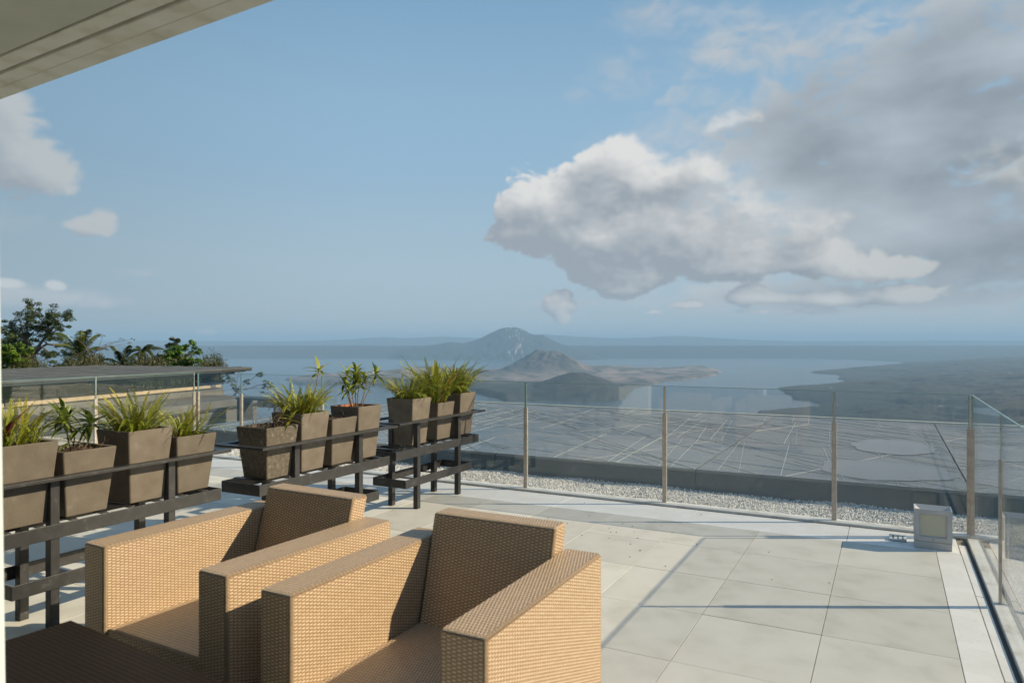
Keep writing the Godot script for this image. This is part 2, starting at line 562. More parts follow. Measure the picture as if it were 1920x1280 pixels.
func make_materials() -> void:
	var fine := ngrey(3, 0.03, 4)
	var grit := ngrey(31, 0.12, 3)
	mats.fine = fine
	for k in 5:
		var b: float = [0.515, 0.545, 0.565, 0.585, 0.61][k]
		var t := tri(mat(Color.WHITE, 0.55), ntex(40 + k, 0.008, [[0.0, lin(b * 0.86, b * 0.84, b * 0.74)], [0.3, lin(b * 0.95, b * 0.935, b * 0.84)], [0.5, lin(b, b * 0.985, b * 0.89)], [1.0, lin(b * 1.05, b * 1.035, b * 0.95)]], 5), 0.7, true, grit, 0.02)
		mats["tile%d" % k] = t
	mats.marble = tri(mat(Color.WHITE, 0.42), ntex(51, 0.006, [[0.0, lin(0.72, 0.71, 0.67)], [0.46, lin(0.77, 0.765, 0.735)], [0.5, lin(0.72, 0.705, 0.66)], [0.54, lin(0.78, 0.775, 0.745)], [1.0, lin(0.82, 0.815, 0.79)]], 5), 1.1, true, grit, 0.015)
	mats.joint = mat(lin(0.24, 0.21, 0.17), 0.95)
	mats.dirt = tri(mat(Color.WHITE, 0.95), ntex(54, 0.03, [[0.0, lin(0.10, 0.06, 0.04)], [0.6, lin(0.32, 0.27, 0.22)], [1.0, lin(0.45, 0.42, 0.37)]]), 2.0)
	mats.sill = tri(mat(Color.WHITE, 0.4), ntex(55, 0.012, [[0.0, lin(0.42, 0.38, 0.32)], [0.35, lin(0.60, 0.60, 0.56)], [1.0, lin(0.72, 0.72, 0.69)]]), 0.9)
	mats.concrete_dark = tri(mat(Color.WHITE, 0.8), ntex(57, 0.01, [[0.0, lin(0.022, 0.021, 0.019)], [0.55, lin(0.038, 0.036, 0.033)], [0.8, lin(0.044, 0.042, 0.038)], [1.0, lin(0.12, 0.115, 0.105)]], 6), 0.5, true, fine, 0.008)
	mats.gravel_bed = tri(mat(Color.WHITE, 0.95), ntex(58, 0.05, [[0.0, lin(0.2, 0.2, 0.19)], [1.0, lin(0.5, 0.5, 0.48)]]), 2.0)
	for k in 4:
		var b: float = [0.10, 0.125, 0.11, 0.135][k]
		# wet stone with wind streaks: the streaks run with the long side of the roof
		var m := mat(Color.WHITE, 0.26)
		m.albedo_texture = ntex(60 + k, 0.012, [[0.0, lin(b * 0.55, b * 0.64, b * 0.70)], [0.45, lin(b * 0.86, b * 1.0, b * 1.03)], [0.62, lin(b * 1.08, b * 1.06, b * 0.98)], [1.0, lin(b * 1.5, b * 1.42, b * 1.25)]], 6)
		m.uv1_triplanar = true
		m.uv1_world_triplanar = true
		m.uv1_scale = Vector3(0.16, 1.0, 0.55)
		m.heightmap_enabled = true
		m.heightmap_texture = ngrey(66 + k, 0.02, 4)
		m.heightmap_scale = 0.5
		mats["slab%d" % k] = m
	mats.inlay = mat(lin(0.36, 0.39, 0.40), 0.5)
	mats.slab_joint = mat(lin(0.10, 0.075, 0.055), 0.9)
	mats.roof_edge = tri(mat(Color.WHITE, 0.5), ntex(71, 0.01, [[0.0, lin(0.30, 0.33, 0.30)], [1.0, lin(0.42, 0.45, 0.40)]]), 0.5)
	var g := mat(Color(0.52, 0.70, 0.80, 0.085), 0.02)
	g.transparency = BaseMaterial3D.TRANSPARENCY_ALPHA
	mats.glass = g
	var g2 := mat(Color(0.5, 0.62, 0.58, 0.03), 0.02)
	g2.transparency = BaseMaterial3D.TRANSPARENCY_ALPHA
	mats.glass_clear = g2
	var ge := mat(lin(0.13, 0.26, 0.24), 0.12)
	mats.glass_edge = ge
	mats.steel = tri(mat(Color.WHITE, 0.4, 0.35), ntex(73, 0.02, [[0.0, lin(0.36, 0.31, 0.26)], [1.0, lin(0.54, 0.50, 0.45)]]), 1.5, false)
	mats.steel_bright = mat(lin(0.6, 0.6, 0.58), 0.25, 0.9)
	mats.rack = tri(mat(Color.WHITE, 0.42), ntex(75, 0.02, [[0.0, lin(0.020, 0.020, 0.021)], [0.62, lin(0.028, 0.028, 0.029)], [0.82, lin(0.035, 0.035, 0.036)], [1.0, lin(0.12, 0.118, 0.115)]], 6), 1.3, true, grit, 0.02)
	for k in 3:
		var b: float = [0.74, 0.80, 0.86][k]
		mats["pot%d" % k] = tri(mat(Color.WHITE, 0.72), ntex(80 + k, 0.008, [[0.0, lin(0.122 * b, 0.099 * b, 0.073 * b)], [0.5, lin(0.152 * b, 0.126 * b, 0.096 * b)], [0.80, lin(0.166 * b, 0.139 * b, 0.107 * b)], [1.0, lin(0.205 * b, 0.178 * b, 0.142 * b)]], 6), 1.7, false, grit, 0.05)
	mats.pot_stained = tri(mat(Color.WHITE, 0.8), ntex(84, 0.02, [[0.0, lin(0.045, 0.04, 0.027)], [0.40, lin(0.098, 0.081, 0.060)], [0.70, lin(0.108, 0.09, 0.068)], [0.80, lin(0.15, 0.135, 0.108)], [1.0, lin(0.32, 0.30, 0.26)]], 6), 2.2, false, grit, 0.08)
	mats.terracotta = tri(mat(Color.WHITE, 0.9), ntex(85, 0.03, [[0.0, lin(0.25, 0.09, 0.04)], [1.0, lin(0.42, 0.17, 0.08)]]), 2.0, false)
	mats.soil = tri(mat(Color.WHITE, 1.0), ntex(86, 0.06, [[0.0, lin(0.02, 0.011, 0.007)], [0.6, lin(0.06, 0.03, 0.018)], [1.0, lin(0.15, 0.075, 0.045)]]), 3.0, true, grit, 0.6)
	mats.leaf = leafy(Color.WHITE, 0.45, Color(0.5, 0.6, 0.2))
	mats.twig = mat(lin(0.16, 0.11, 0.07), 0.9)
	mats.bark = tri(mat(Color.WHITE, 0.95), ntex(88, 0.03, [[0.0, lin(0.07, 0.055, 0.04)], [1.0, lin(0.24, 0.20, 0.16)]]), 0.8)
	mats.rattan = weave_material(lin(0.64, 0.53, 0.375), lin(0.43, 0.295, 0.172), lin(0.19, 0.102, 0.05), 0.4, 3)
	mats.rattan_dark = weave_material(lin(0.030, 0.020, 0.011), lin(0.018, 0.012, 0.007), lin(0.006, 0.004, 0.003), 0.55, 4)
	(mats.rattan_dark as StandardMaterial3D).metallic_specular = 0.25
	mats.dark_leg = mat(lin(0.02, 0.017, 0.014), 0.6)
	mats.plaster = tri(mat(Color.WHITE, 0.85), ntex(90, 0.006, [[0.0, lin(0.41, 0.44, 0.40)], [0.5, lin(0.46, 0.49, 0.445)], [1.0, lin(0.49, 0.52, 0.475)]], 5), 0.6, true, grit, 0.03)
	mats.trim = tri(mat(Color.WHITE, 0.75), ntex(91, 0.01, [[0.0, lin(0.50, 0.50, 0.43)], [0.4, lin(0.60, 0.62, 0.57)], [1.0, lin(0.66, 0.69, 0.66)]], 5), 0.8, true, grit, 0.03)
	mats.white = tri(mat(Color.WHITE, 0.5), ntex(92, 0.01, [[0.0, lin(0.46, 0.52, 0.53)], [1.0, lin(0.56, 0.61, 0.62)]]), 0.8)
	mats.column = mat(lin(0.84, 0.84, 0.82), 0.6)
	mats.dark_glass = mat(lin(0.02, 0.024, 0.028), 0.06)
	mats.lamp_shell = tri(mat(Color.WHITE, 0.45), ntex(94, 0.01, [[0.0, lin(0.40, 0.41, 0.42)], [1.0, lin(0.49, 0.50, 0.51)]]), 1.2, false)
	mats.lamp_panel = mat(lin(0.50, 0.49, 0.39), 0.35)
	mats.roof_metal = tri(mat(Color.WHITE, 0.55), ntex(95, 0.008, [[0.0, lin(0.042, 0.047, 0.049)], [0.6, lin(0.068, 0.074, 0.075)], [1.0, lin(0.13, 0.135, 0.132)]], 5), 0.35, true)
	mats.frame_dark = mat(lin(0.022, 0.028, 0.032), 0.6)
	mats.cream = tri(mat(Color.WHITE, 0.8), ntex(96, 0.008, [[0.0, lin(0.30, 0.24, 0.155)], [1.0, lin(0.43, 0.355, 0.245)]]), 0.8)
	mats.olive = tri(mat(Color.WHITE, 0.8), ntex(97, 0.008, [[0.0, lin(0.10, 0.115, 0.085)], [1.0, lin(0.17, 0.185, 0.14)]]), 0.4)
	mats.grey_wall = tri(mat(Color.WHITE, 0.85), ntex(98, 0.008, [[0.0, lin(0.085, 0.088, 0.085)], [1.0, lin(0.13, 0.135, 0.13)]]), 0.4)
	mats.black = mat(lin(0.015, 0.015, 0.016), 0.5)
	mats.vc = vcol(0.95)


func leafy(c: Color, rough: float, back: Color) -> StandardMaterial3D:
	var m := mat(c, rough)
	m.vertex_color_use_as_albedo = true
	m.cull_mode = BaseMaterial3D.CULL_DISABLED
	m.backlight_enabled = true
	m.backlight = back
	return m


func vcol(rough: float) -> StandardMaterial3D:
	var m := mat(Color.WHITE, rough)
	m.vertex_color_use_as_albedo = true
	return m


# ---------------------------------------------------------------- lake, island, far shores
const LAKE := -600.0


# heights (metres above the lake) and colours on a grid of bearing tangent (right / forward) and distance
func land(called: String, label: String, t0: float, t1: float, nt: int, d0: float, d1: float, nd: int, shape: Callable) -> void:
	var m := MB.new()
	var hs := PackedFloat32Array()
	hs.resize((nt + 1) * (nd + 1))
	var pts := PackedVector3Array()
	pts.resize(hs.size())
	for j in nd + 1:
		var d := d0 * pow(d1 / d0, float(j) / nd)
		for i in nt + 1:
			var x := lerpf(t0, t1, float(i) / nt) * d
			var r: Array = shape.call(x / 1000.0, d / 1000.0)
			hs[j * (nt + 1) + i] = r[0]
			pts[j * (nt + 1) + i] = site(x, d, LAKE + float(r[0]))
			m.v.append(pts[j * (nt + 1) + i])
			m.c.append(r[1])
			m.t.append(Vector2())
	var w := nt + 1
	for j in nd + 1:
		for i in w:
			var a := pts[j * w + mini(i + 1, nt)] - pts[j * w + maxi(i - 1, 0)]
			var b := pts[mini(j + 1, nd) * w + i] - pts[maxi(j - 1, 0) * w + i]
			m.n.append(a.cross(b).normalized())
	for j in nd:
		for i in nt:
			var k := j * w + i
			if maxf(maxf(hs[k], hs[k + 1]), maxf(hs[k + w], hs[k + w + 1])) <= -8.0:
				continue
			m.face(k, k + 1, k + w + 1)
			m.face(k, k + w + 1, k + w)
	var o := part(called, m.mesh(mats.vc), self)
	tag(o, label, called.replace("_", " "), "", "structure")


func bump(x: float, d: float, cx: float, cd: float, rx: float, rd: float) -> float:
	var q := Vector2((x - cx) / rx, (d - cd) / rd).length()
	return exp(-q * q)


func cone(x: float, d: float, cx: float, cd: float, r: float, p := 1.0) -> float:
	var q := Vector2(x - cx, d - cd).length() / r
	return pow(maxf(0.0, 1.0 - q), p)


func poly(list: Array, x: float) -> float:
	if x <= list[0][0]:
		return list[0][1]
	for i in range(1, list.size()):
		if x <= list[i][0]:
			return lerpf(list[i - 1][1], list[i][1], (x - list[i - 1][0]) / (list[i][0] - list[i - 1][0]))
	return list[-1][1]


func build_terrain() -> void:
	var n1 := noise(101, 1.3, 6)
	var n2 := noise(102, 5.0, 5)
	var n3 := noise(103, 0.35, 4)
	var forest := Color(0.010, 0.016, 0.014)
	var scrub := Color(0.024, 0.030, 0.025)
	var sand := Color(0.23, 0.18, 0.155)
	# the lake
	var m := MB.new()
	var grid := 24
	for j in grid + 1:
		for i in grid + 1:
			var p := site(lerpf(-42000, 42000, float(i) / grid), lerpf(1500, 60000, float(j) / grid), LAKE)
			m.put(p, Vector3.UP, Vector2(i, j))
	for j in grid:
		for i in grid:
			var k := j * (grid + 1) + i
			m.face(k, k + 1, k + grid + 2)
			m.face(k, k + grid + 2, k + grid + 1)
	var water := mat(lin(0.035, 0.06, 0.075), 0.22)
	water.uv1_triplanar = true
	water.uv1_world_triplanar = true
	water.uv1_scale = Vector3.ONE * 0.00045
	water.heightmap_enabled = true
	water.heightmap_texture = ngrey(110, 0.02, 6, 1024)
	water.heightmap_scale = 600.0
	tag(part("lake", m.mesh(water), self), "wide blue crater lake below the terrace", "lake", "", "structure")

	land("hillside", "steep green hillside falling from the terrace to the lake", -3.2, 3.2, 90, 9.0, 3600.0, 60, func(x: float, d: float) -> Array:
		var k := d * 1000.0
		var y := 594.0 - 0.2 * minf(k, 20.0) - 0.28 * maxf(0.0, k - 20.0) + 20.0 * n1.get_noise_2d(x * 2.0, d * 2.0) * smoothstep(0.02, 0.3, d)
		# the knoll left of the terrace where the trees stand
		y = lerpf(y, 596.4 + 1.2 * n2.get_noise_2d(x * 20.0, d * 20.0), smoothstep(-0.40, -0.47, x / d) * smoothstep(0.17, 0.1, d) * smoothstep(0.012, 0.02, d))
		y = maxf(y, -20.0)
		return [y, forest.lerp(scrub, clampf(n2.get_noise_2d(x * 8, d * 8) + 0.4, 0.0, 1.0))])

	# volcano island
	land("volcano_island", "sandy volcano island with low craters in the middle of the lake", -0.32, 0.34, 330, 7000.0, 17500.0, 190, func(x: float, d: float) -> Array:
		var rough := n1.get_noise_2d(x, d)
		var rid := 1.0 - absf(n2.get_noise_2d(x * 0.6, d * 0.6))
		# the coast: near and far edges over the width
		var near := poly([[-3.7, 11.5], [-2.9, 9.7], [-1.8, 9.6], [-0.9, 9.2], [-0.3, 8.0], [-0.05, 7.2], [0.95, 7.2], [1.25, 8.0], [1.6, 9.1], [2.2, 10.4], [2.9, 11.4], [3.6, 12.6], [4.3, 14.6]], x)
		var far := poly([[-3.7, 12.0], [-2.8, 14.2], [-1.0, 15.4], [2.0, 15.8], [3.2, 16.2], [4.0, 16.4], [4.4, 15.6]], x)
		var in_x := minf(x + 3.75, 4.4 - x)
		var shore := minf(minf(d - near, far - d), in_x) + 0.22 * rough
		var y := -30.0 + 55.0 * smoothstep(-0.1, 0.35, shore)
		if shore > -0.1:
			var k := smoothstep(-0.05, 0.5, shore)
			y += k * 26.0 * (rough + 0.35 * rid)
			var r2 := 1.0 - absf(n2.get_noise_2d(x * 0.45 + 3.0, d * 0.45))
			y += 240.0 * cone(x, d, 0.46, 13.3, 0.95, 1.15) * (0.70 + 0.36 * r2) + 285.0 * cone(x, d, 0.82, 13.4, 1.1, 1.3) * (0.66 + 0.40 * r2)
			y += 118.0 * k * bump(x, d, -1.55, 12.6, 0.85, 0.7) * (0.78 + 0.3 * rid) + 70.0 * k * bump(x, d, -0.55, 12.2, 0.7, 0.5)
			y += 95.0 * k * bump(x, d, 1.95, 14.0, 0.62, 0.6) * (0.7 + 0.4 * rid) + 42.0 * k * bump(x, d, 4.0, 15.6, 0.35, 0.4) + 30.0 * k * bump(x, d, 3.0, 15.0, 0.6, 0.5)
			y += 165.0 * cone(x, d, 0.74, 8.0, 0.70, 1.1) * (0.88 + 0.2 * rid) + 70.0 * cone(x, d, 0.66, 8.0, 1.15, 1.0) + 40.0 * bump(x, d, 0.05, 8.6, 0.5, 0.5) + 52.0 * k * bump(x, d, -1.9, 10.2, 1.0, 0.5) + 40.0 * k * bump(x, d, -0.7, 10.0, 0.5, 0.4)
		var s := clampf(0.62 + 1.3 * n1.get_noise_2d(x * 1.4 + 7.0, d * 0.9) + 0.5 * n2.get_noise_2d(x, d), 0.0, 1.0)
		s *= smoothstep(9.4, 10.8, d)
		s *= 1.0 - 0.85 * cone(x, d, 0.42, 13.3, 1.1, 0.5)
		s *= 1.0 - 0.75 * bump(x, d, -0.6, 12.0, 0.7, 0.6)
		var c := Color(0.024, 0.030, 0.026).lerp(sand, s)
		return [y, c])

	# eastern shore with its headlands
	var coast := [[3.0, 0.2], [4.2, 1.0], [5.4, 1.72], [5.9, 1.98], [6.05, 2.05], [6.35, 2.5], [6.7, 2.86], [7.0, 2.98], [7.4, 2.9], [7.9, 3.05], [8.5, 3.2], [9.0, 3.34], [9.25, 3.42], [9.6, 3.95], [10.1, 4.5], [10.8, 5.06], [11.6, 5.25], [12.4, 5.7], [13.0, 5.85], [13.6, 5.74], [14.0, 5.78], [14.6, 6.3], [15.4, 7.0], [17.0, 8.5], [18.6, 9.9], [19.9, 10.9], [21.3, 11.45], [23.6, 11.25], [25.4, 10.6], [26.8, 9.9], [27.9, 9.3], [29.0, 6.0], [30.0, -4.0]]
	land("eastern_shore", "dark wooded lake shore with long headlands", 0.18, 1.5, 330, 3200.0, 29500.0, 330, func(x: float, d: float) -> Array:
		var s := x - poly(coast, d) + 0.10 * n1.get_noise_2d(x * 2.0, d * 2.0)
		var tree := n2.get_noise_2d(x * 9.0, d * 9.0)
		var y := -30.0
		if s > -0.05:
			y = -10.0 + 22.0 * smoothstep(-0.02, 0.05, s) + 62.0 * (1.0 - exp(-maxf(s, 0.0) / 0.55)) + 46.0 * maxf(0.0, s - 0.6) + 60.0 * smoothstep(0.1, 1.2, s) * n1.get_noise_2d(x * 0.9, d * 0.9) + 14.0 * smoothstep(0.2, 0.8, s) * n2.get_noise_2d(x * 0.9, d * 0.9) + 12.0 * tree
			y = minf(y, 420.0 + 40.0 * n3.get_noise_2d(x, d))
		var c := forest.lerp(scrub, clampf(0.3 + 0.8 * n1.get_noise_2d(x * 3.0, d * 3.0) + 0.5 * tree, 0.0, 1.0))
		if tree > 0.66 and d < 10.0:
			c = Color(0.30, 0.29, 0.26)
		return [y, c])

	land("far_shore", "flat blue far shore closing the lake on the horizon", -1.2, 1.3, 260, 24600.0, 33000.0, 26, func(x: float, d: float) -> Array:
		var y := -30.0 + 455.0 * smoothstep(25.0, 27.6, d + 0.25 * n1.get_noise_2d(x * 0.5, d * 0.5)) + 10.0 * n1.get_noise_2d(x * 0.6, d * 0.6)
		return [y, forest.lerp(scrub, 0.4 + 0.6 * n1.get_noise_2d(x, d))])

	# profiles along the ridge: bearing tangent, height above the lake
	var peak := [[-0.150, 380.0], [-0.128, 420.0], [-0.100, 520.0], [-0.093, 575.0], [-0.085, 590.0], [-0.066, 545.0], [-0.052, 640.0], [-0.041, 760.0], [-0.028, 930.0], [-0.016, 1060.0], [-0.006, 1105.0], [0.004, 1110.0], [0.014, 1050.0], [0.024, 900.0], [0.030, 850.0], [0.043, 835.0], [0.051, 730.0], [0.060, 610.0], [0.070, 510.0], [0.085, 400.0], [0.105, 250.0], [0.125, 60.0], [0.14, -40.0]]
	land("far_mountain", "hazy blue mountain with a rounded summit across the lake", -0.15, 0.14, 300, 23400.0, 28200.0, 40, func(x: float, d: float) -> Array:
		var t := x / d
		var rid := 1.0 - absf(n1.get_noise_2d(x * 1.2, d * 1.2))
		var y := poly(peak, t) * clampf(1.15 - pow(absf(d - 25.8) / 2.2, 1.6) * (0.95 + 0.2 * rid), -0.05, 1.0) - 12.0
		y += 20.0 * n2.get_noise_2d(x * 0.7, d * 0.7)
		var c := forest.lerp(scrub, 0.5 + 0.5 * n1.get_noise_2d(x * 2.0, d * 2.0))
		if absf(t - 0.004) < 0.012 and n2.get_noise_2d(x * 1.6, d) > 0.32:
			c = Color(0.36, 0.33, 0.28)
		return [y, c])
	var range_l := [[-0.8, 571.2], [-0.5, 672.0], [-0.40, 628.8], [-0.30, 614.4], [-0.23, 715.2], [-0.205, 816.0], [-0.18, 895.2], [-0.15, 816.0], [-0.12, 873.6], [-0.095, 931.2], [-0.07, 859.2], [-0.03, 816.0], [0.03, 1024.8], [0.045, 1082.4], [0.06, 1017.6], [0.10, 902.4], [0.14, 816.0], [0.19, 859.2], [0.215, 967.2], [0.24, 952.8], [0.275, 859.2], [0.33, 715.2], [0.40, 614.4], [0.6, 672.0], [0.9, 600.0]]
	land("distant_range", "faint range of hills behind the far shore", -0.8, 0.9, 260, 44000.0, 52000.0, 16, func(x: float, d: float) -> Array:
		var y := poly(range_l, x / d) * clampf(1.1 - pow(absf(d - 48.0) / 3.4, 2.0), -0.05, 1.0) + 26.0 * n3.get_noise_2d(x * 2.0, d * 2.0)
		return [y, forest])


# ---------------------------------------------------------------- terrace floor
const EDGE_X := 0.30      # paving ends, pale border begins
const EDGE_Z := -5.95
const RAIL_X := 0.565
const RAIL_Z := -6.53
const LEFT_X := -8.15


func box_mesh(size: Vector3, bevel: float, m: Material) -> ArrayMesh:
	var b := MB.new()
	b.box(Vector3.ZERO, size, bevel)
	return b.mesh(m)


func one_box(called: String, parent: Node, m: Material, x0: float, x1: float, y0: float, y1: float, z0: float, z1: float, bevel := 0.0) -> MeshInstance3D:
	var c := Vector3((x0 + x1) / 2, (y0 + y1) / 2, (z0 + z1) / 2)
	return part(called, box_mesh(Vector3(absf(x1 - x0), absf(y1 - y0), absf(z1 - z0)), bevel, m), parent, Transform3D(Basis(), c))


func build_terrace() -> void:
	var o := structure("terrace_floor", "pale grey tiled terrace floor with a white stone border")
	one_box("slab", o, mats.joint, LEFT_X - 0.15, RAIL_X + 0.09, -0.35, -0.009, RAIL_Z - 0.08, 1.5)
	var tw := 0.605
	var tl := 0.652
	var tiles := []
	for k in 5:
		tiles.append(box_mesh(Vector3(tw - 0.003, 0.012, tl - 0.003), 0.0012, mats["tile%d" % k]))
	for j in 11:
		for i in 14:
			var k := rng.randi() % 5
			var x := EDGE_X - tw * (i + 0.5)
			var z := EDGE_Z + tl * (j + 0.5)
			var t := lay(x, -0.006 + rng.randf_range(-0.0006, 0.0006), z)
			t.basis = Basis.from_euler(Vector3(rng.randf_range(-1, 1), 0, rng.randf_range(-1, 1)) * 0.0007)
			part("tile", tiles[k], o, t)
	# front border
	var x := EDGE_X - 0.58
	var first := true
	var x1 := 0.452
	while x1 > LEFT_X + 0.1:
		var x0 := EDGE_X - 0.58 if first else x1 - 1.21
		first = false
		one_box("border_tile", o, mats.marble, maxf(x0, LEFT_X + 0.05) + 0.002, x1 - 0.002, -0.012, 0.0, EDGE_Z - 0.002, RAIL_Z + 0.095, 0.0012)
		x1 = x0
	# right border, and the narrow strip along the channel
	var z := EDGE_Z + 0.003
	while z < 1.4:
		one_box("border_tile", o, mats.marble, EDGE_X + 0.002, 0.452, -0.012, 0.0, z, z + 1.2, 0.0012)
		one_box("border_strip", o, mats.marble, 0.457, 0.502, -0.012, -0.0005, z - 0.28, z + 0.915, 0.0012)
		z += 1.204
	one_box("joint_dirt", o, mats.dirt, LEFT_X, 0.5, -0.012, 0.0015, RAIL_Z + 0.083, RAIL_Z + 0.094)
	one_box("drain_channel", o, mats.black, 0.503, 0.522, -0.012, -0.004, RAIL_Z + 0.06, 1.4)

	var g := structure("gravel_bed", "bed of the white pebbles outside the railing")
	one_box("bed", g, mats.gravel_bed, LEFT_X - 0.2, 1.75, -0.30, -0.055, RAIL_Z - 0.082, -7.47)
	one_box("bed", g, mats.gravel_bed, RAIL_X + 0.092, 1.75, -0.30, -0.0551, 1.4, RAIL_Z - 0.081)
	var shapes := []
	for k in 4:
		shapes.append(pebble_mesh(k))
	var at := [[], [], [], []]
	var cs := [[], [], [], []]
	for i in 92000:
		var front := i < 72000
		var p := Vector3(rng.randf_range(LEFT_X - 0.1, 1.7), 0, rng.randf_range(-7.46, RAIL_Z - 0.085)) if front else Vector3(rng.randf_range(RAIL_X + 0.1, 1.7), 0, rng.randf_range(RAIL_Z - 0.085, 0.0))
		var s := rng.randf_range(0.008, 0.018)
		p.y = -0.05 + rng.randf() * 0.024 + 0.012 * sin(p.x * 5.0) * sin(p.z * 6.0 + p.x * 2.0)
		var k := rng.randi() % 4
		var b := Basis.from_euler(Vector3(rng.randf() * TAU, rng.randf() * TAU, rng.randf() * TAU)) * Basis.from_scale(Vector3(s, s * 0.7, s * rng.randf_range(0.7, 1.1)))
		at[k].append(Transform3D(b, p))
		var w := rng.randf_range(0.50, 0.88)
		if rng.randf() < 0.2:
			w *= 0.5
		cs[k].append(Color(w, w * rng.randf_range(0.97, 1.0), w * rng.randf_range(0.9, 0.99)))
	for k in 4:
		var mm := MultiMesh.new()
		mm.transform_format = MultiMesh.TRANSFORM_3D
		mm.use_colors = true
		mm.mesh = shapes[k]
		mm.instance_count = at[k].size()
		for i in at[k].size():
			mm.set_instance_transform(i, at[k][i])
			mm.set_instance_color(i, cs[k][i])
		var o2 := MultiMeshInstance3D.new()
		o2.name = numbered("white_pebbles")
		o2.multimesh = mm
		add_child(o2, true)
		tag(o2, "loose white pebbles lying between the glass railing and the dark kerb wall", "pebbles", "", "stuff")


func pebble_mesh(k: int) -> ArrayMesh:
	var r := RandomNumberGenerator.new()
	r.seed = 50 + k
	var g := (1.0 + sqrt(5.0)) / 2.0
	var p := [Vector3(-1, g, 0), Vector3(1, g, 0), Vector3(-1, -g, 0), Vector3(1, -g, 0), Vector3(0, -1, g), Vector3(0, 1, g), Vector3(0, -1, -g), Vector3(0, 1, -g), Vector3(g, 0, -1), Vector3(g, 0, 1), Vector3(-g, 0, -1), Vector3(-g, 0, 1)]
	for i in 12:
		p[i] = (p[i] as Vector3).normalized() * r.randf_range(0.75, 1.1) * 0.6
	var f := [[0, 11, 5], [0, 5, 1], [0, 1, 7], [0, 7, 10], [0, 10, 11], [1, 5, 9], [5, 11, 4], [11, 10, 2], [10, 7, 6], [7, 1, 8], [3, 9, 4], [3, 4, 2], [3, 2, 6], [3, 6, 8], [3, 8, 9], [4, 9, 5], [2, 4, 11], [6, 2, 10], [8, 6, 7], [9, 8, 1]]
	var m := MB.new()
	for t in f:
		var a: Vector3 = p[t[0]]
		var b: Vector3 = p[t[1]]
		var c: Vector3 = p[t[2]]
		var nn := (b - a).cross(c - a).normalized()
		if nn.dot(a + b + c) < 0.0:
			nn = -nn
		m.tri(a, b, c, nn)
	return m.mesh(mats.pebble if mats.has("pebble") else vcol(0.8))


# ---------------------------------------------------------------- the lower roof of stone slabs beyond the gravel
func build_lower_roof() -> void:
	var top := 0.178
	var w := structure("kerb_wall", "low dark concrete kerb wall behind the white pebbles")
	var xs := [-9.0, -6.55, -4.15, -1.77, 0.65, 1.72]
	for i in xs.size() - 1:
		one_box("wall_block", w, mats.concrete_dark, xs[i] + 0.003, xs[i + 1] - 0.003, -0.40, top - 0.03, -7.47, -7.62, 0.004)
	one_box("footing", w, mats.concrete_dark, -9.0, 1.72, -0.40, -0.028, -7.44, -7.47, 0.004)
	for i in 4:
		one_box("wall_block", w, mats.concrete_dark, 1.72, 1.87, -0.40, top - 0.03, 0.9 - i * 2.4 - 2.394, 0.9 - i * 2.4, 0.004)
	var o := structure("lower_roof", "wide lower roof of grey stone slabs with crossing pale inlay lines")
	one_box("deck", o, mats.slab_joint, -9.6, 6.2, -0.5, top - 0.034, -13.55, -7.63)
	one_box("deck", o, mats.slab_joint, 1.88, 6.2, -0.5, top - 0.0341, -7.629, 1.2)
	var us := [-9.6, -8.95, -6.55, -4.15, -1.77, 0.65, 3.05, 5.45, 6.2]
	var vs := [-7.475, -9.8, -12.45, -13.5]
	for i in us.size() - 1:
		for j in vs.size() - 1:
			stone_slab(o, us[i], us[i + 1], vs[j + 1], vs[j], top)
	var rv := [1.2, -1.0, -3.3, -5.2, -7.47]
	for j in rv.size() - 1:
		stone_slab(o, 1.735, 3.05, rv[j + 1], rv[j], top)
		stone_slab(o, 3.05, 6.2, rv[j + 1], rv[j], top)
	one_box("roof_edge", o, mats.roof_edge, -9.7, 6.3, -0.5, top + 0.012, -13.505, -13.66, 0.006)
	# two shallow puddles
	for q in [[-0.05, -8.32, 0.60, 0.62], [0.06, -10.2, 0.47, 0.7]]:
		var m := MB.new()
		var c := m.put(Vector3.ZERO, Vector3.UP)
		var ring := []
		var nz := noise(int(q[2] * 100), 0.6, 3)
		for k in 49:
			var a := TAU * (k % 48) / 48
			var r := 1.0 + 0.16 * nz.get_noise_2d(cos(a) * 2.0, sin(a) * 2.0)
			ring.append(m.put(Vector3(cos(a) * float(q[2]) * r, 0, sin(a) * float(q[3]) * r), Vector3.UP))
		for k in 48:
			m.face(c, ring[k], ring[k + 1])
		tag(part("puddle", m.mesh(mats.puddle if mats.has("puddle") else mat(lin(0.075, 0.082, 0.088), 0.14)), o, lay(q[0], top + 0.0052, q[1])), "shallow dark puddle on the stone slabs")


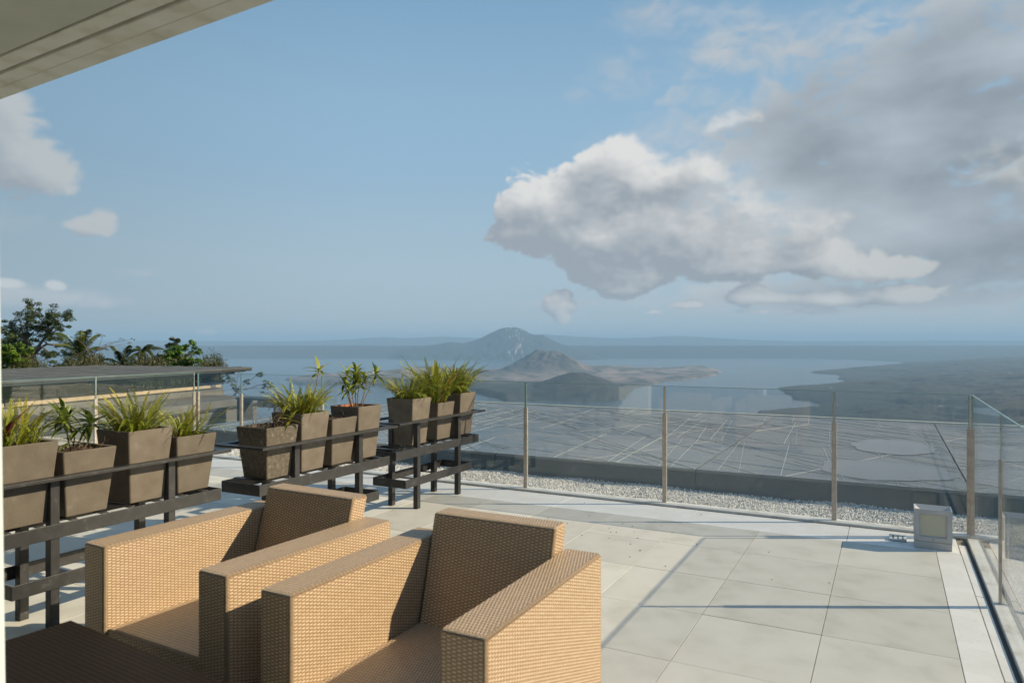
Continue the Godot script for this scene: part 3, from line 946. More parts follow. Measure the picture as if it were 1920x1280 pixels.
func stone_slab(o: Node, x0: float, x1: float, z0: float, z1: float, top: float) -> void:
	var s := one_box("stone_slab", o, mats["slab%d" % (rng.randi() % 4)], x0 + 0.007, x1 - 0.007, top - 0.034, top, z0 + 0.007, z1 - 0.007, 0.003)
	var hx := (x1 - x0) / 2 - 0.02
	var hz := (z1 - z0) / 2 - 0.02
	var area := (x1 - x0) * (z1 - z0)
	for fam in [[0.10, 3.0], [0.80, 4.6], [-0.42, 0.8], [1.2, 1.6]]:
		var count := int(area * float(fam[1]) / 3.0 + rng.randf())
		for k in count:
			var a: float = fam[0] + rng.randf_range(-0.05, 0.05)
			var d := Vector2(-sin(a), -cos(a))
			var p := Vector2(rng.randf_range(-hx, hx), rng.randf_range(-hz, hz))
			var t0 := -9.0
			var t1 := 9.0
			for ax in 2:
				var h := hx if ax == 0 else hz
				if absf(d[ax]) > 1e-4:
					var u := (-h - p[ax]) / d[ax]
					var v := (h - p[ax]) / d[ax]
					t0 = maxf(t0, minf(u, v))
					t1 = minf(t1, maxf(u, v))
			if t1 - t0 < 0.25:
				continue
			if rng.randf() < 0.25:
				t1 = lerpf(t0, t1, rng.randf_range(0.45, 0.8))
			var mid := p + d * (t0 + t1) / 2.0
			if not mats.has("strip"):
				mats.strip = box_mesh(Vector3(0.0065, 0.003, 1.0), 0.0, mats.inlay)
				mats.strip_thin = box_mesh(Vector3(0.0035, 0.003, 1.0), 0.0, mats.inlay)
			var b := Basis(Vector3.UP, a) * Basis.from_scale(Vector3(1, 1, t1 - t0))
			part("inlay_strip", mats.strip if rng.randf() < 0.4 else mats.strip_thin, s, Transform3D(b, Vector3(mid.x, 0.017 + 0.0018 + 0.0004 * (k % 3), mid.y)))


# ---------------------------------------------------------------- glass railings
func rail_post(o: Node, at: Vector3, along_x: bool) -> void:
	var tall := 0.833
	var a := 0.038
	var b := 0.026
	var p := part("post", box_mesh(Vector3(a if along_x else b, tall, b if along_x else a), 0.002, mats.steel), o, lay(at.x, tall / 2, at.z))
	part("base_plate", box_mesh(Vector3(0.07, 0.008, 0.07), 0.002, mats.steel), p, lay(0, -tall / 2 + 0.005, 0))
	part("clamp_fin", box_mesh(Vector3(0.012 if along_x else 0.016, 0.255, 0.016 if along_x else 0.012), 0.002, mats.steel_bright), p, lay(0, tall / 2 + 0.1275, 0))


func pane(o: Node, a: Vector3, b: Vector3, glass: Material) -> void:
	var along_x := absf(b.x - a.x) > absf(b.z - a.z)
	var l := a.distance_to(b) - 0.018
	var c := (a + b) / 2.0
	var low := 0.026
	var h := 1.088 - low
	var size := Vector3(l, h, 0.012) if along_x else Vector3(0.012, h, l)
	var p := part("glass_pane", box_mesh(size, 0.0, glass), o, lay(c.x, low + h / 2, c.z))
	part("pane_edge", box_mesh(Vector3(l, 0.004, 0.0115) if along_x else Vector3(0.0115, 0.004, l), 0.0, mats.glass_edge), p, lay(0, h / 2 + 0.0022, 0))
	for s in [-1.0, 1.0]:
		var off := (l / 2 + 0.0012) * float(s)
		part("pane_edge", box_mesh(Vector3(0.002, h, 0.0115) if along_x else Vector3(0.0115, h, 0.002), 0.0, mats.glass_edge), p, lay(off if along_x else 0.0, 0, 0.0 if along_x else off))


func railing(label: String, pts: Array) -> void:
	var o := thing("glass_railing", label, "railing")
	var along_x: bool = absf(pts[1].x - pts[0].x) > 0.1
	for p in pts:
		rail_post(o, p, along_x)
	for i in pts.size() - 1:
		pane(o, pts[i], pts[i + 1], mats.glass_clear if pts[0].x < -1.0 else mats.glass)
	var a: Vector3 = pts[0]
	var b: Vector3 = pts[-1]
	if along_x:
		one_box("sill", o, mats.sill, b.x, a.x + 0.02, -0.012, 0.021, a.z - 0.045, a.z + 0.080, 0.004)
	else:
		one_box("sill", o, mats.sill, a.x - 0.041, a.x + 0.045, -0.012, 0.021, a.z + 0.1, b.z, 0.004)


func build_railings() -> void:
	railing("long clear glass railing with slim brown steel posts along the lake side", [Vector3(RAIL_X - 0.012, 0, RAIL_Z), Vector3(-0.40, 0, RAIL_Z), Vector3(-1.83, 0, RAIL_Z), Vector3(-3.262, 0, RAIL_Z), Vector3(-4.61, 0, RAIL_Z), Vector3(-5.97, 0, RAIL_Z), Vector3(-7.32, 0, RAIL_Z), Vector3(LEFT_X + 0.02, 0, RAIL_Z)])
	railing("glass railing with reflections on the right edge, beside the lamp box", [Vector3(RAIL_X, 0, RAIL_Z + 0.045), Vector3(RAIL_X, 0, -4.88), Vector3(RAIL_X, 0, -3.25), Vector3(RAIL_X, 0, -1.62), Vector3(RAIL_X, 0, 0.01), Vector3(RAIL_X, 0, 1.3)])
	railing("glass railing on the left edge in front of the low pavilion", [Vector3(LEFT_X, 0, RAIL_Z + 0.045), Vector3(LEFT_X, 0, -5.15), Vector3(LEFT_X, 0, -3.75), Vector3(LEFT_X, 0, -2.35), Vector3(LEFT_X, 0, -0.95), Vector3(LEFT_X, 0, 0.45)])


# ---------------------------------------------------------------- the house behind: overhang, door jamb, facade
func build_house() -> void:
	var o := thing("house", "white plastered house with a wide overhanging eave above the terrace", "house")
	var turn := Node3D.new()
	turn.name = "eave"
	turn.position = Vector3(-4.54, 0, -2.31)
	turn.rotation_degrees.y = -3.7
	o.add_child(turn, true)
	# in the eave's own axes x runs along the edge, z back towards the house
	one_box("soffit_board", turn, mats.plaster, -9.0, 2.75, 2.90, 2.93, 0.312, 4.6)
	one_box("trim_board", turn, mats.trim, -9.0, 2.75, 2.898, 2.94, 0.205, 0.298, 0.006)
	one_box("trim_board", turn, mats.trim, -9.0, 2.75, 2.887, 2.945, 0.105, 0.198, 0.008)
	one_box("trim_board", turn, mats.trim, -9.0, 2.75, 2.890, 2.95, 0.004, 0.1045, 0.008)
	one_box("gap_liner", turn, mats.black, -9.0, 2.75, 2.93, 2.95, 0.294, 0.316)
	one_box("eave_slab", turn, mats.trim, -9.0, 2.75, 2.952, 3.25, 0.0, 4.6, 0.01)
	# facade with columns and dark glazing behind the viewer
	one_box("wall", o, mats.plaster, -12.0, -9.0, -0.3, 3.0, 1.5, 1.8)
	one_box("wall", o, mats.grey_wall, -0.9, 2.4, -0.3, 3.0, 1.5, 1.8)
	one_box("wall", o, mats.plaster, -9.0, -0.9, 2.45, 3.0, 1.5, 1.8)
	for x in [-8.0, -4.70]:
		one_box("column", o, mats.column, x - 0.32, x + 0.32, -0.01, 2.45, 1.36, 1.66, 0.01)
	for q in [[-9.0, -8.32], [-7.68, -6.35], [-6.35, -5.02], [-4.38, -2.65], [-2.65, -0.9]]:
		var w := one_box("window", o, mats.dark_glass, q[0], q[1], 0.0, 2.45, 1.56, 1.6)
		part("frame", box_mesh(Vector3(0.05, 2.45, 0.06), 0.004, mats.frame_dark), w, lay(0, 0, -0.02))
	# door jamb at the very left of the view, leaning a little
	var j := part("door_jamb", box_mesh(Vector3(0.10, 2.85, 0.10), 0.004, mats.white), o)
	j.transform = Transform3D(Basis.from_euler(Vector3(0, deg_to_rad(YAW), deg_to_rad(0.8))), site(-1.2195, 1.6, 1.43))


# ---------------------------------------------------------------- low pavilion on the left
func build_pavilion() -> void:
	var o := thing("pavilion", "low open pavilion with a flat grey roof beyond the left railing", "pavilion", Vector3(-13.2, 0, -12.1))
	o.rotation_degrees.y = 12.7                       # own z runs along the front edge towards the viewer, x to the back is negative
	var roof := part("roof", box_mesh(Vector3(4.5, 0.05, 9.5), 0.01, mats.roof_metal), o, lay(-2.25, 0.878, 4.75))
	for k in 8:
		part("seam", box_mesh(Vector3(0.022, 0.014, 9.46), 0.004, mats.roof_metal), roof, lay(-1.96 + k * 0.56, 0.032, 0))
	part("fascia", box_mesh(Vector3(0.03, 0.035, 9.5), 0.004, mats.frame_dark), o, lay(-0.03, 0.835, 4.75))
	one_box("ceiling", o, mats.frame_dark, -4.4, -0.1, 0.80, 0.846, 0.12, 9.4)
	one_box("ridge_beam", o, mats.frame_dark, -0.86, -0.74, 0.69, 0.80, 0.3, 9.4, 0.006)
	var z := 0.53
	for k in 6:
		one_box("column", o, mats.frame_dark, -0.85, -0.75, 0.42, 0.695, z - 0.055, z + 0.055, 0.006)
		var r := one_box("rafter", o, mats.frame_dark, -4.3, -0.12, 0.755, 0.7999, z - 0.04, z + 0.04, 0.004)
		r.rotation.y = 0.0
		z += 1.305
	one_box("ledge", o, mats.cream, -0.92, -0.58, 0.44, 0.525, 0.35, 9.4, 0.006)
	one_box("base_wall", o, mats.grey_wall, -0.88, -0.64, -0.8, 0.44, 0.2, 9.4)
	one_box("back_wall", o, mats.olive, -3.2, -3.05, -0.3, 0.80, 0.5, 9.4)
	for k in 6:
		one_box("wall_rail", o, mats.grey_wall, -3.05, -3.03, 0.20 + 0.11 * k, 0.207 + 0.11 * k, 0.5, 9.4)
	one_box("floor", o, mats.grey_wall, -4.4, -0.88, -0.5, 0.15, 0.3, 9.4)
	for q in [[0.62, 0.62], [3.05, 0.5], [5.6, 0.5]]:
		var c := one_box("ledge_lamp", o, mats.frame_dark, -0.80, -0.48, 0.555, 0.60, q[0] - 0.2, q[0] + 0.2, 0.01)
		part("lamp_foot", box_mesh(Vector3(0.12, 0.10, 0.16), 0.004, mats.grey_wall), c, lay(0.02, -0.07, 0.02))
	# terrace wing in front: grey low wall and its step
	one_box("front_step", o, mats.grey_wall, -0.62, 0.75, -0.8, 0.30, 0.9, 9.4, 0.01)
	one_box("step_edge", o, mats.frame_dark, 0.70, 0.80, 0.12, 0.16, 0.8, 9.4)
	var b := thing("bench", "small dark bench with two pale blocks under it beside the pavilion", "bench", Vector3(-11.05, 0, -10.4))
	one_box("seat", b, mats.frame_dark, -0.55, 0.55, 0.34, 0.38, -0.2, 0.2, 0.004)
	for s in [-0.5, 0.5]:
		one_box("leg", b, mats.frame_dark, s - 0.03, s + 0.03, -0.5, 0.34, -0.18, 0.18)
	for s in [0.02, 0.26]:
		one_box("block", b, mats.cream, s - 0.07, s + 0.07, 0.2, 0.33, -0.1, 0.1, 0.004)


# ---------------------------------------------------------------- trees on the knoll
func leaves(m: MB, r: RandomNumberGenerator, ctr: Vector3, rad: Vector3, count: int, size: float, ca: Color, cb: Color) -> void:
	var tone := r.randf()
	for i in count:
		var d := Vector3(r.randfn(), r.randfn(), r.randfn()).normalized() * pow(r.randf(), 0.45)
		var p := ctr + d * rad
		var up := (Vector3(d.x * 0.6, 0.9, d.z * 0.6) + Vector3(r.randf_range(-1, 1), r.randf_range(-0.6, 0.6), r.randf_range(-1, 1)) * 0.9).normalized()
		var side := up.cross(Vector3(r.randf_range(-1, 1), r.randf_range(-0.4, 0.2), r.randf_range(-1, 1))).normalized()
		var f := side.cross(up).normalized()
		var s := size * r.randf_range(0.6, 1.35)
		m.col = ca.lerp(cb, clampf(0.55 * tone + 0.6 * r.randf() - 0.08, 0.0, 1.0))
		m.quad(p - f * s, p + side * s * 0.45, p + f * s, p - side * s * 0.45, up)


func limb(m: MB, r: RandomNumberGenerator, a: Vector3, b: Vector3, r0: float, r1: float, sag := 0.12, sides := 5) -> void:
	var pts := []
	var rad := []
	var l := a.distance_to(b)
	var off := Vector3(r.randf_range(-1, 1), r.randf_range(-0.3, 1), r.randf_range(-1, 1)) * l * sag
	for i in 6:
		var t := i / 5.0
		pts.append(a.lerp(b, t) + off * sin(PI * t) + Vector3(r.randf_range(-1, 1), r.randf_range(-1, 1), r.randf_range(-1, 1)) * l * 0.02 * sin(PI * t))
		rad.append(lerpf(r0, r1, t))
	m.tube(pts, rad, sides)


# tips: [right, up, clump radius] in metres from the foot; fork: where the limbs leave the trunk
func tree(called: String, label: String, right: float, fwd: float, foot: float, fork: Vector3, r0: float, tips: Array, count: int, size: float, ca: Color, cb: Color, flat := 0.45, sd := 1, deep := 0.8, category := "tree") -> void:
	var o := thing(called, label, category, site(right, fwd, foot), "trees and shrubs behind the pavilion")
	o.rotation_degrees.y = YAW
	var r := RandomNumberGenerator.new()
	r.seed = sd
	var wood := MB.new()
	limb(wood, r, Vector3(0, -6.0, 0), fork, r0, r0 * 0.6, 0.05, 7)
	var crown := MB.new()
	var hub := [fork]
	for k in 4:
		var t: Array = tips[int(float(k) * tips.size() / 4.0)]
		var h := fork.lerp(Vector3(t[0], t[1], r.randf_range(-deep, deep)), 0.5)
		limb(wood, r, fork, h, r0 * 0.55, r0 * 0.32)
		hub.append(h)
	for t in tips:
		var p := Vector3(t[0], t[1], r.randf_range(-deep, deep))
		var best: Vector3 = hub[0]
		for h in hub:
			if p.distance_to(h) < p.distance_to(best):
				best = h
		limb(wood, r, best, p, r0 * 0.3, r0 * 0.08)
		var k: float = t[2]
		if count > 0:
			for q in 5:
				leaves(crown, r, p + Vector3(r.randf_range(-1, 1), r.randf_range(-0.75, 0.75), r.randf_range(-1, 1)) * k * 0.9, Vector3(k, k * flat, k) * r.randf_range(0.35, 0.7), int(count / 4.0), size, ca, cb)
	part("trunk", wood.mesh(mats.bark), o)
	if count > 0:
		part("crown", crown.mesh(mats.foliage), o)


func palm(label: String, right: float, fwd: float, foot: float, high: float, fronds: Array, sd: int, ca: Color, cb: Color) -> void:
	var o := thing("palm_tree", label, "palm tree", site(right, fwd, foot), "palms behind the pavilion")
	o.rotation_degrees.y = YAW
	var r := RandomNumberGenerator.new()
	r.seed = sd
	var w := MB.new()
	limb(w, r, Vector3(0.1, -0.5, 0), Vector3(0, high, 0), 0.17, 0.12, 0.03, 7)
	part("trunk", w.mesh(mats.bark), o)
	for f in fronds:
		var m := MB.new()
		var tip := Vector3(f[0], f[1], f[2])
		var l := tip.length()
		var ctl := Vector3(f[0] * 0.45, maxf(f[1], 0.0) * 0.75 + l * 0.32, float(f[2]) * 0.45)
		var pts := []
		var rad := []
		for i in 15:
			var t := i / 14.0
			pts.append(Vector3.ZERO.lerp(ctl, t).lerp(ctl.lerp(tip, t), t))
			rad.append(lerpf(0.03, 0.006, t))
		m.col = ca.lerp(cb, 0.9)
		m.tube(pts, rad, 4)
		var tone := r.randf()
		for i in range(8, 112):
			var t := i / 112.0
			var p := Vector3.ZERO.lerp(ctl, t).lerp(ctl.lerp(tip, t), t)
			var d := (ctl.lerp(tip, t) - Vector3.ZERO.lerp(ctl, t)).normalized()
			var side := d.cross(Vector3.UP).normalized()
			for s in [-1.0, 1.0]:
				var ln := l * 0.24 * sin(PI * pow(t, 0.7) * 0.93 + 0.12) * r.randf_range(0.85, 1.1)
				var e: Vector3 = p + (side * s * 0.62 + d * 0.55 + Vector3.DOWN * r.randf_range(0.35, 0.8)).normalized() * ln
				m.col = ca.lerp(cb, clampf(tone * 0.6 + r.randf_range(0, 0.5), 0, 1))
				var wd := d * 0.014
				m.quad(p - wd, p + wd, e + wd * 0.3, e - wd * 0.3, (side * s * 0.3 + Vector3.UP).normalized())
		part("frond", m.mesh(mats.foliage), o, lay(0, high, 0))


func build_trees() -> void:
	mats.foliage = leafy(Color.WHITE, 0.55, Color(0.42, 0.5, 0.2))
	var k := 45.0 / 1350.0
	var tips := []
	for p in [[20, 612], [33, 597], [47, 578], [62, 573], [80, 584], [97, 582], [117, 589], [129, 602], [118, 614], [100, 603], [26, 640], [58, 598], [84, 618], [106, 636], [72, 634], [44, 648], [92, 655], [30, 660], [60, 618], [40, 622], [112, 626], [78, 668], [52, 672], [70, 598], [88, 600], [118, 645], [100, 672]]:
		tips.append([(p[0] - 65) * k, (640 - p[1]) * k + 4.5, 0.5])
	tree("tall_tree", "tall open-crowned tree rising above all the others at far left", -29.8, 45.0, -3.0, Vector3(-0.1, 3.7, 0), 0.2, tips, 430, 0.062, Color(0.024, 0.042, 0.014), Color(0.080, 0.118, 0.034), 0.6, 3)
	tips = []
	for i in 16:
		tips.append([rng.randf_range(-1.5, 0.9), rng.randf_range(2.2, 4.6), 0.6])
	tree("broadleaf_tree", "dark broad tree cut by the left edge, behind the bright bush", -32.5, 47.0, -2.2, Vector3(0, 2.0, 0), 0.16, tips, 330, 0.09, Color(0.020, 0.034, 0.012), Color(0.060, 0.090, 0.026), 0.7, 4)
	tips = []
	for i in 20:
		var a := rng.randf() * TAU
		tips.append([cos(a) * rng.randf_range(0.1, 0.85), rng.randf_range(0.9, 2.05), 0.3])
	tree("round_bush", "bright green round bush at the far left edge", -23.5, 33.5, -0.85, Vector3(0, 0.7, 0), 0.1, tips, 420, 0.055, Color(0.06, 0.115, 0.010), Color(0.15, 0.24, 0.016), 0.8, 5, 0.7, "bush")
	tips = []
	for i in 16:
		tips.append([rng.randf_range(-1.3, 1.3), rng.randf_range(0.9, 2.7), 0.4])
	tree("dark_shrub", "dense dark shrub under the tall tree, left of the yellow-green palm", -24.2, 40.0, -2.2, Vector3(0, 1.0, 0), 0.1, tips, 330, 0.07, Color(0.022, 0.034, 0.011), Color(0.060, 0.085, 0.024), 0.8, 6, 0.8, "shrub")
	var py := Color(0.13, 0.15, 0.022)
	var pg := Color(0.055, 0.085, 0.022)
	palm("tall yellow-green palm with upright fronds right of the tall tree", -23.1, 38.5, -2.5, 3.1, [[-1.35, 1.35, 0.2], [-0.75, 0.7, 0.9], [0.55, 1.55, 0.1], [0.95, 1.25, -0.3], [-0.25, 1.5, -0.5], [1.5, 0.5, 0.3], [-1.3, 0.1, -0.3], [0.3, 1.0, 0.9], [1.0, -0.3, 0.6]], 11, pg, py)
	palm("shorter palm with spread fronds behind the bare pale branches", -21.4, 39.5, -2.4, 2.5, [[-0.6, 1.15, 0.2], [0.55, 1.2, 0.2], [1.1, 0.75, -0.2], [-1.1, 0.4, 0.2], [1.25, 0.1, 0.4], [0.1, 0.9, 0.8], [-0.7, -0.2, 0.5]], 12, pg * 0.8, py * 0.9)
	palm("dark palm with drooping fronds in the middle of the tree line", -20.6, 40.0, -2.4, 3.4, [[-1.0, -0.7, 0.2], [-0.7, -0.2, 0.5], [0.95, -0.75, 0.1], [0.85, 0.25, 0.3], [0.35, 0.3, -0.6], [-0.5, 0.2, -0.3], [0.2, -0.8, 0.8], [0.55, -0.9, 0.5], [1.25, 0.0, -0.3]], 13, Color(0.022, 0.036, 0.012), Color(0.055, 0.075, 0.022))
	tips = []
	for i in 18:
		tips.append([rng.randf_range(-1.2, 1.4), rng.randf_range(1.2, 2.9), 0.4])
	tree("dense_shrub", "dense olive shrub between the drooping palm and the pointed tree", -20.0, 41.5, -2.2, Vector3(0, 1.0, 0), 0.1, tips, 300, 0.065, Color(0.026, 0.036, 0.013), Color(0.075, 0.085, 0.03), 0.8, 26, 0.8, "shrub")
	for q in [["dark green bush behind the yellow-green palm, right of the tall tree", -25.0, 42.0, -1.9, 29], ["rounded olive bush behind the two smaller palms", -22.9, 41.5, -1.8, 30], ["leafy green shrub filling the gap right of the tall yellow-green palm", -21.6, 36.5, -1.9, 27], ["wide green shrub under the drooping dark palm", -19.0, 37.5, -1.95, 28]]:
		tips = []
		for i in 18:
			tips.append([rng.randf_range(-1.3, 1.3), rng.randf_range(0.8, 2.35), 0.38])
		tree("green_shrub", q[0], q[1], q[2], q[3], Vector3(0, 0.8, 0), 0.08, tips, 280, 0.06, Color(0.030, 0.046, 0.014), Color(0.095, 0.115, 0.034), 0.75, q[4], 0.7, "shrub")
	tips = []
	for p in [[0.9, 3.9, 0.1], [1.5, 3.7, 0.1], [0.3, 4.0, 0.1], [1.9, 3.5, 0.1], [0.0, 3.5, 0.1], [-0.4, 3.8, 0.1], [1.2, 3.2, 0.1], [0.6, 3.4, 0.1], [2.2, 3.75, 0.1], [-0.7, 2.6, 0.1]]:
		tips.append(p)
	tree("bare_tree", "nearly leafless pale-branched tree among the palms", -21.9, 37.0, -2.1, Vector3(0.25, 2.3, 0), 0.06, tips, 14, 0.045, Color(0.06, 0.05, 0.03), Color(0.10, 0.09, 0.05), 0.6, 14)
	tips = []
	for i in 15:
		var t := rng.randf()
		tips.append([rng.randf_range(-1, 1) * (0.25 + 0.85 * t), 3.55 - 2.4 * t, 0.3])
	tree("pointed_tree", "small green tree with a pointed top near the right end of the tree line", -18.4, 39.0, -2.0, Vector3(0, 1.2, 0), 0.08, tips, 480, 0.065, Color(0.035, 0.055, 0.018), Color(0.085, 0.11, 0.035), 0.7, 15, 0.6)
	tips = []
	for i in 16:
		tips.append([rng.randf_range(-0.75, 0.85), rng.randf_range(0.7, 2.1), 0.28])
	tree("leafy_bush", "vivid green leafy bush at the right end of the tree line", -15.9, 34.5, -0.75, Vector3(0, 0.7, 0), 0.07, tips, 480, 0.055, Color(0.055, 0.12, 0.016), Color(0.14, 0.26, 0.03), 0.75, 16, 0.6, "bush")
	tips = []
	for i in 14:
		tips.append([rng.randf_range(-0.7, 0.9), rng.randf_range(0.5, 1.35), 0.2])
	tree("dry_shrub", "low brownish dry shrub beside the vivid green bush", -14.2, 34.5, -1.0, Vector3(0, 0.4, 0), 0.04, tips, 110, 0.04, Color(0.07, 0.06, 0.028), Color(0.13, 0.115, 0.045), 0.7, 17, 0.5, "shrub")
	tips = []
	for p in [[1.45, 2.45, 0.20], [1.85, 2.15, 0.14], [1.7, 1.92, 0.2], [1.45, 1.5, 0.16], [1.05, 1.2, 0.14], [0.7, 2.0, 0.16], [0.35, 2.35, 0.2], [0.0, 2.1, 0.22], [-0.35, 1.9, 0.26], [-0.1, 1.6, 0.24], [0.3, 1.75, 0.2], [0.75, 1.6, 0.16], [1.15, 2.2, 0.12], [0.55, 1.15, 0.2], [-0.5, 2.35, 0.2], [0.9, 2.6, 0.1]]:
		tips.append(p)
	tree("slender_tree", "slender open tree leaning over the lake right of the pavilion roof", -10.4, 25.0, -2.1, Vector3(0.1, 1.2, 0), 0.06, tips, 105, 0.045, Color(0.035, 0.060, 0.018), Color(0.085, 0.10, 0.030), 0.55, 18, 0.7)
	# rough dry brush along the foot of the trees: nobody could count it
	var m := MB.new()
	var r := RandomNumberGenerator.new()
	r.seed = 21
	for i in 5200:
		var t := r.randf()
		var d := r.randf_range(33.0, 39.0)
		var x := lerpf(-0.70, -0.405, t) * d
		var base := site(x, d, r.randf_range(-1.2, -0.2) + 0.35 * sin(t * 21.0))
		var h := r.randf_range(0.35, 1.0)
		var lean := Vector3(r.randf_range(-0.4, 0.4), 1, r.randf_range(-0.4, 0.4)) * h
		var side := Vector3(r.randf_range(-1, 1), 0, r.randf_range(-1, 1)).normalized() * r.randf_range(0.012, 0.035)
		m.col = Color(0.045, 0.060, 0.018).lerp(Color(0.14, 0.14, 0.05), r.randf())
		if r.randf() < 0.08:
			m.col = Color(0.10, 0.06, 0.03)
		m.quad(base - side, base + side, base + lean + side * 0.2, base + lean - side * 0.2, Vector3(side.z, 0.5, -side.x).normalized())
		for q in 3:
			leaves(m, r, base + lean * r.randf_range(0.3, 1.0), Vector3.ONE * 0.16, 3, 0.05, Color(0.040, 0.048, 0.016), Color(0.13, 0.12, 0.045))
	tag(part("brush", m.mesh(mats.foliage), self), "dry brush and tall grass along the foot of the trees", "brush", "", "stuff")


# ---------------------------------------------------------------- plant racks
func build_racks() -> void:
	var first := rack()
	var labels := ["black metal plant rack cut by the left edge, nearest the viewer", "black metal plant rack in the middle, behind the wicker armchairs", "black metal plant rack farthest away, beside the glass railing"]
	var spots := [Vector3(-4.0, 0, -2.56), Vector3(-3.84, 0, -4.13), Vector3(-3.89, 0, -5.68)]
	for i in 3:
		var o := first
		if i > 0:
			o = first.duplicate()
			o.name = numbered("plant_rack")
			add_child(o, true)
		o.position = spots[i]
		tag(o, labels[i], "plant rack", "plant racks in a row")


func rack() -> Node3D:
	var o := thing("plant_rack", "", "plant rack")
	var leg := box_mesh(Vector3(0.048, 0.783, 0.048), 0.003, mats.rack)
	for x in [-0.15, 0.13]:
		for z in [-0.345, 0.345]:
			part("leg", leg, o, lay(x, 0.3915, z))
	var bar := func(called: String, p: Node, x0: float, x1: float, y0: float, y1: float, z0: float, z1: float) -> MeshInstance3D:
		return one_box(called, p, mats.rack, x0, x1, y0, y1, z0, z1, 0.0025)
	# top: a ring of flat bars
	var hz := 0.73
	bar.call("top_rail", o, 0.165, 0.225, 0.784, 0.802, -hz, hz)
	bar.call("top_rail", o, -0.245, -0.185, 0.784, 0.802, -hz, hz)
	bar.call("end_rail", o, -0.1845, 0.1645, 0.784, 0.801, hz - 0.06, hz)
	bar.call("end_rail", o, -0.1845, 0.1645, 0.784, 0.801, -hz, -hz + 0.06)
	# trays: upright flat bars round the legs, straps across
	for q in [[0.475, 0.550, 0.70, "tray_rail"], [0.215, 0.288, 0.56, "lower_rail"]]:
		hz = q[2]
		var w := 0.19
		bar.call(q[3], o, w - 0.035, w - 0.027, q[0], q[1], -hz, hz)
		bar.call(q[3], o, -w - 0.008, -w, q[0], q[1], -hz, hz)
		bar.call(q[3], o, -w + 0.0005, w - 0.0355, q[0], q[1], hz - 0.008, hz)
		bar.call(q[3], o, -w + 0.0005, w - 0.0355, q[0], q[1], -hz, -hz + 0.008)
		var top: float = q[1] + 0.006 if q[2] > 0.6 else q[0] + 0.012
		for z in ([-0.58, -0.42, -0.25, -0.08, 0.08, 0.25, 0.42, 0.58] if q[2] > 0.6 else [-0.18, 0.18]):
			bar.call("strap", o, -w - 0.006, w - 0.029, top - 0.005, top, z - 0.022, z + 0.022)
	return o


# ---------------------------------------------------------------- clay pots and their plants
func pot(o: Node3D, tall: bool, k: int, stained := false) -> MeshInstance3D:
	var h := 0.42 if tall else 0.352
	var a := 0.15
	var b := 0.112
	var w := 0.018
	var m := MB.new()
	var inner := MB.new()
	var lvl := [[0.0, b], [0.004, b + 0.003], [h - 0.016, a - 0.001], [h - 0.004, a], [h, a - 0.004]]
	var slope := Vector3(1, -(a - b) / h, 0).normalized()
	for s in 4:
		var bs := Basis(Vector3.UP, s * PI / 2)
		for i in lvl.size() - 1:
			var y0: float = lvl[i][0]
			var y1: float = lvl[i + 1][0]
			var r0: float = lvl[i][1]
			var r1: float = lvl[i + 1][1]
			var n0 := bs * Vector3(y1 - y0, r0 - r1, 0).normalized()
			var c0 := minf(0.010, r0)
			# flat side with a softened corner
			m.quad(bs * Vector3(r0, y0, -r0 + c0), bs * Vector3(r0, y0, r0 - c0), bs * Vector3(r1, y1, r1 - c0), bs * Vector3(r1, y1, -r1 + c0), n0)
			var nx := bs * Vector3(0, n0.y, 1).normalized()
			var i0 := m.put(bs * Vector3(r0, y0, r0 - c0), bs * Vector3(1, 0, 0.25))
			var i1 := m.put(bs * Vector3(r0 - c0, y0, r0), bs * Vector3(0.25, 0, 1))
			var i2 := m.put(bs * Vector3(r1 - c0, y1, r1), bs * Vector3(0.25, 0, 1))
			var i3 := m.put(bs * Vector3(r1, y1, r1 - c0), bs * Vector3(1, 0, 0.25))
			m.face(i0, i1, i2); m.face(i0, i2, i3)
		var r := a - 0.004
		var q := r - w
		m.quad(bs * Vector3(r, h, -r), bs * Vector3(r, h, r), bs * Vector3(q, h - 0.002, q), bs * Vector3(q, h - 0.002, -q), Vector3.UP)
		inner.quad(bs * Vector3(q, h - 0.002, -q), bs * Vector3(q, h - 0.002, q), bs * Vector3(q - 0.012, h - 0.10, q - 0.012), bs * Vector3(q - 0.012, h - 0.10, -q + 0.012), bs * Vector3(-1, 0, 0))
	m.quad(Vector3(-b, 0, -b), Vector3(b, 0, -b), Vector3(b, 0, b), Vector3(-b, 0, b), Vector3.DOWN)
	var am := m.mesh(mats.pot_stained if stained else mats["pot%d" % (k % 3)])
	inner.add_to(am, mats.terracotta if k == 7 else am.surface_get_material(0))
	var p := part("pot", am, o)
	var sm := MB.new()
	var nz := noise(k + 5, 12.0, 3)
	var q := a - 0.004 - w - 0.002
	var ids := []
	for j in 9:
		for i in 9:
			var x := lerpf(-q, q, i / 8.0)
			var z := lerpf(-q, q, j / 8.0)
			ids.append(sm.put(Vector3(x, h - 0.024 + 0.018 * nz.get_noise_2d(x * 1.0, z * 1.0) + 0.012 * (1.0 - (x * x + z * z) / (q * q)), z), Vector3.UP + Vector3(nz.get_noise_2d(x + 3, z), 0, nz.get_noise_2d(x, z + 3)) * 0.6))
	for j in 8:
		for i in 8:
			sm.face(ids[j * 9 + i], ids[j * 9 + i + 1], ids[j * 9 + i + 10])
			sm.face(ids[j * 9 + i], ids[j * 9 + i + 10], ids[j * 9 + i + 9])
	part("soil", sm.mesh(mats.soil), p)
	if k == 2:
		part("drain_hole", box_mesh(Vector3(0.004, 0.014, 0.014), 0.001, mats.black), p, Transform3D(Basis(Vector3.BACK, -0.09), Vector3(b + 0.0035, 0.035, 0.02)))
	return p


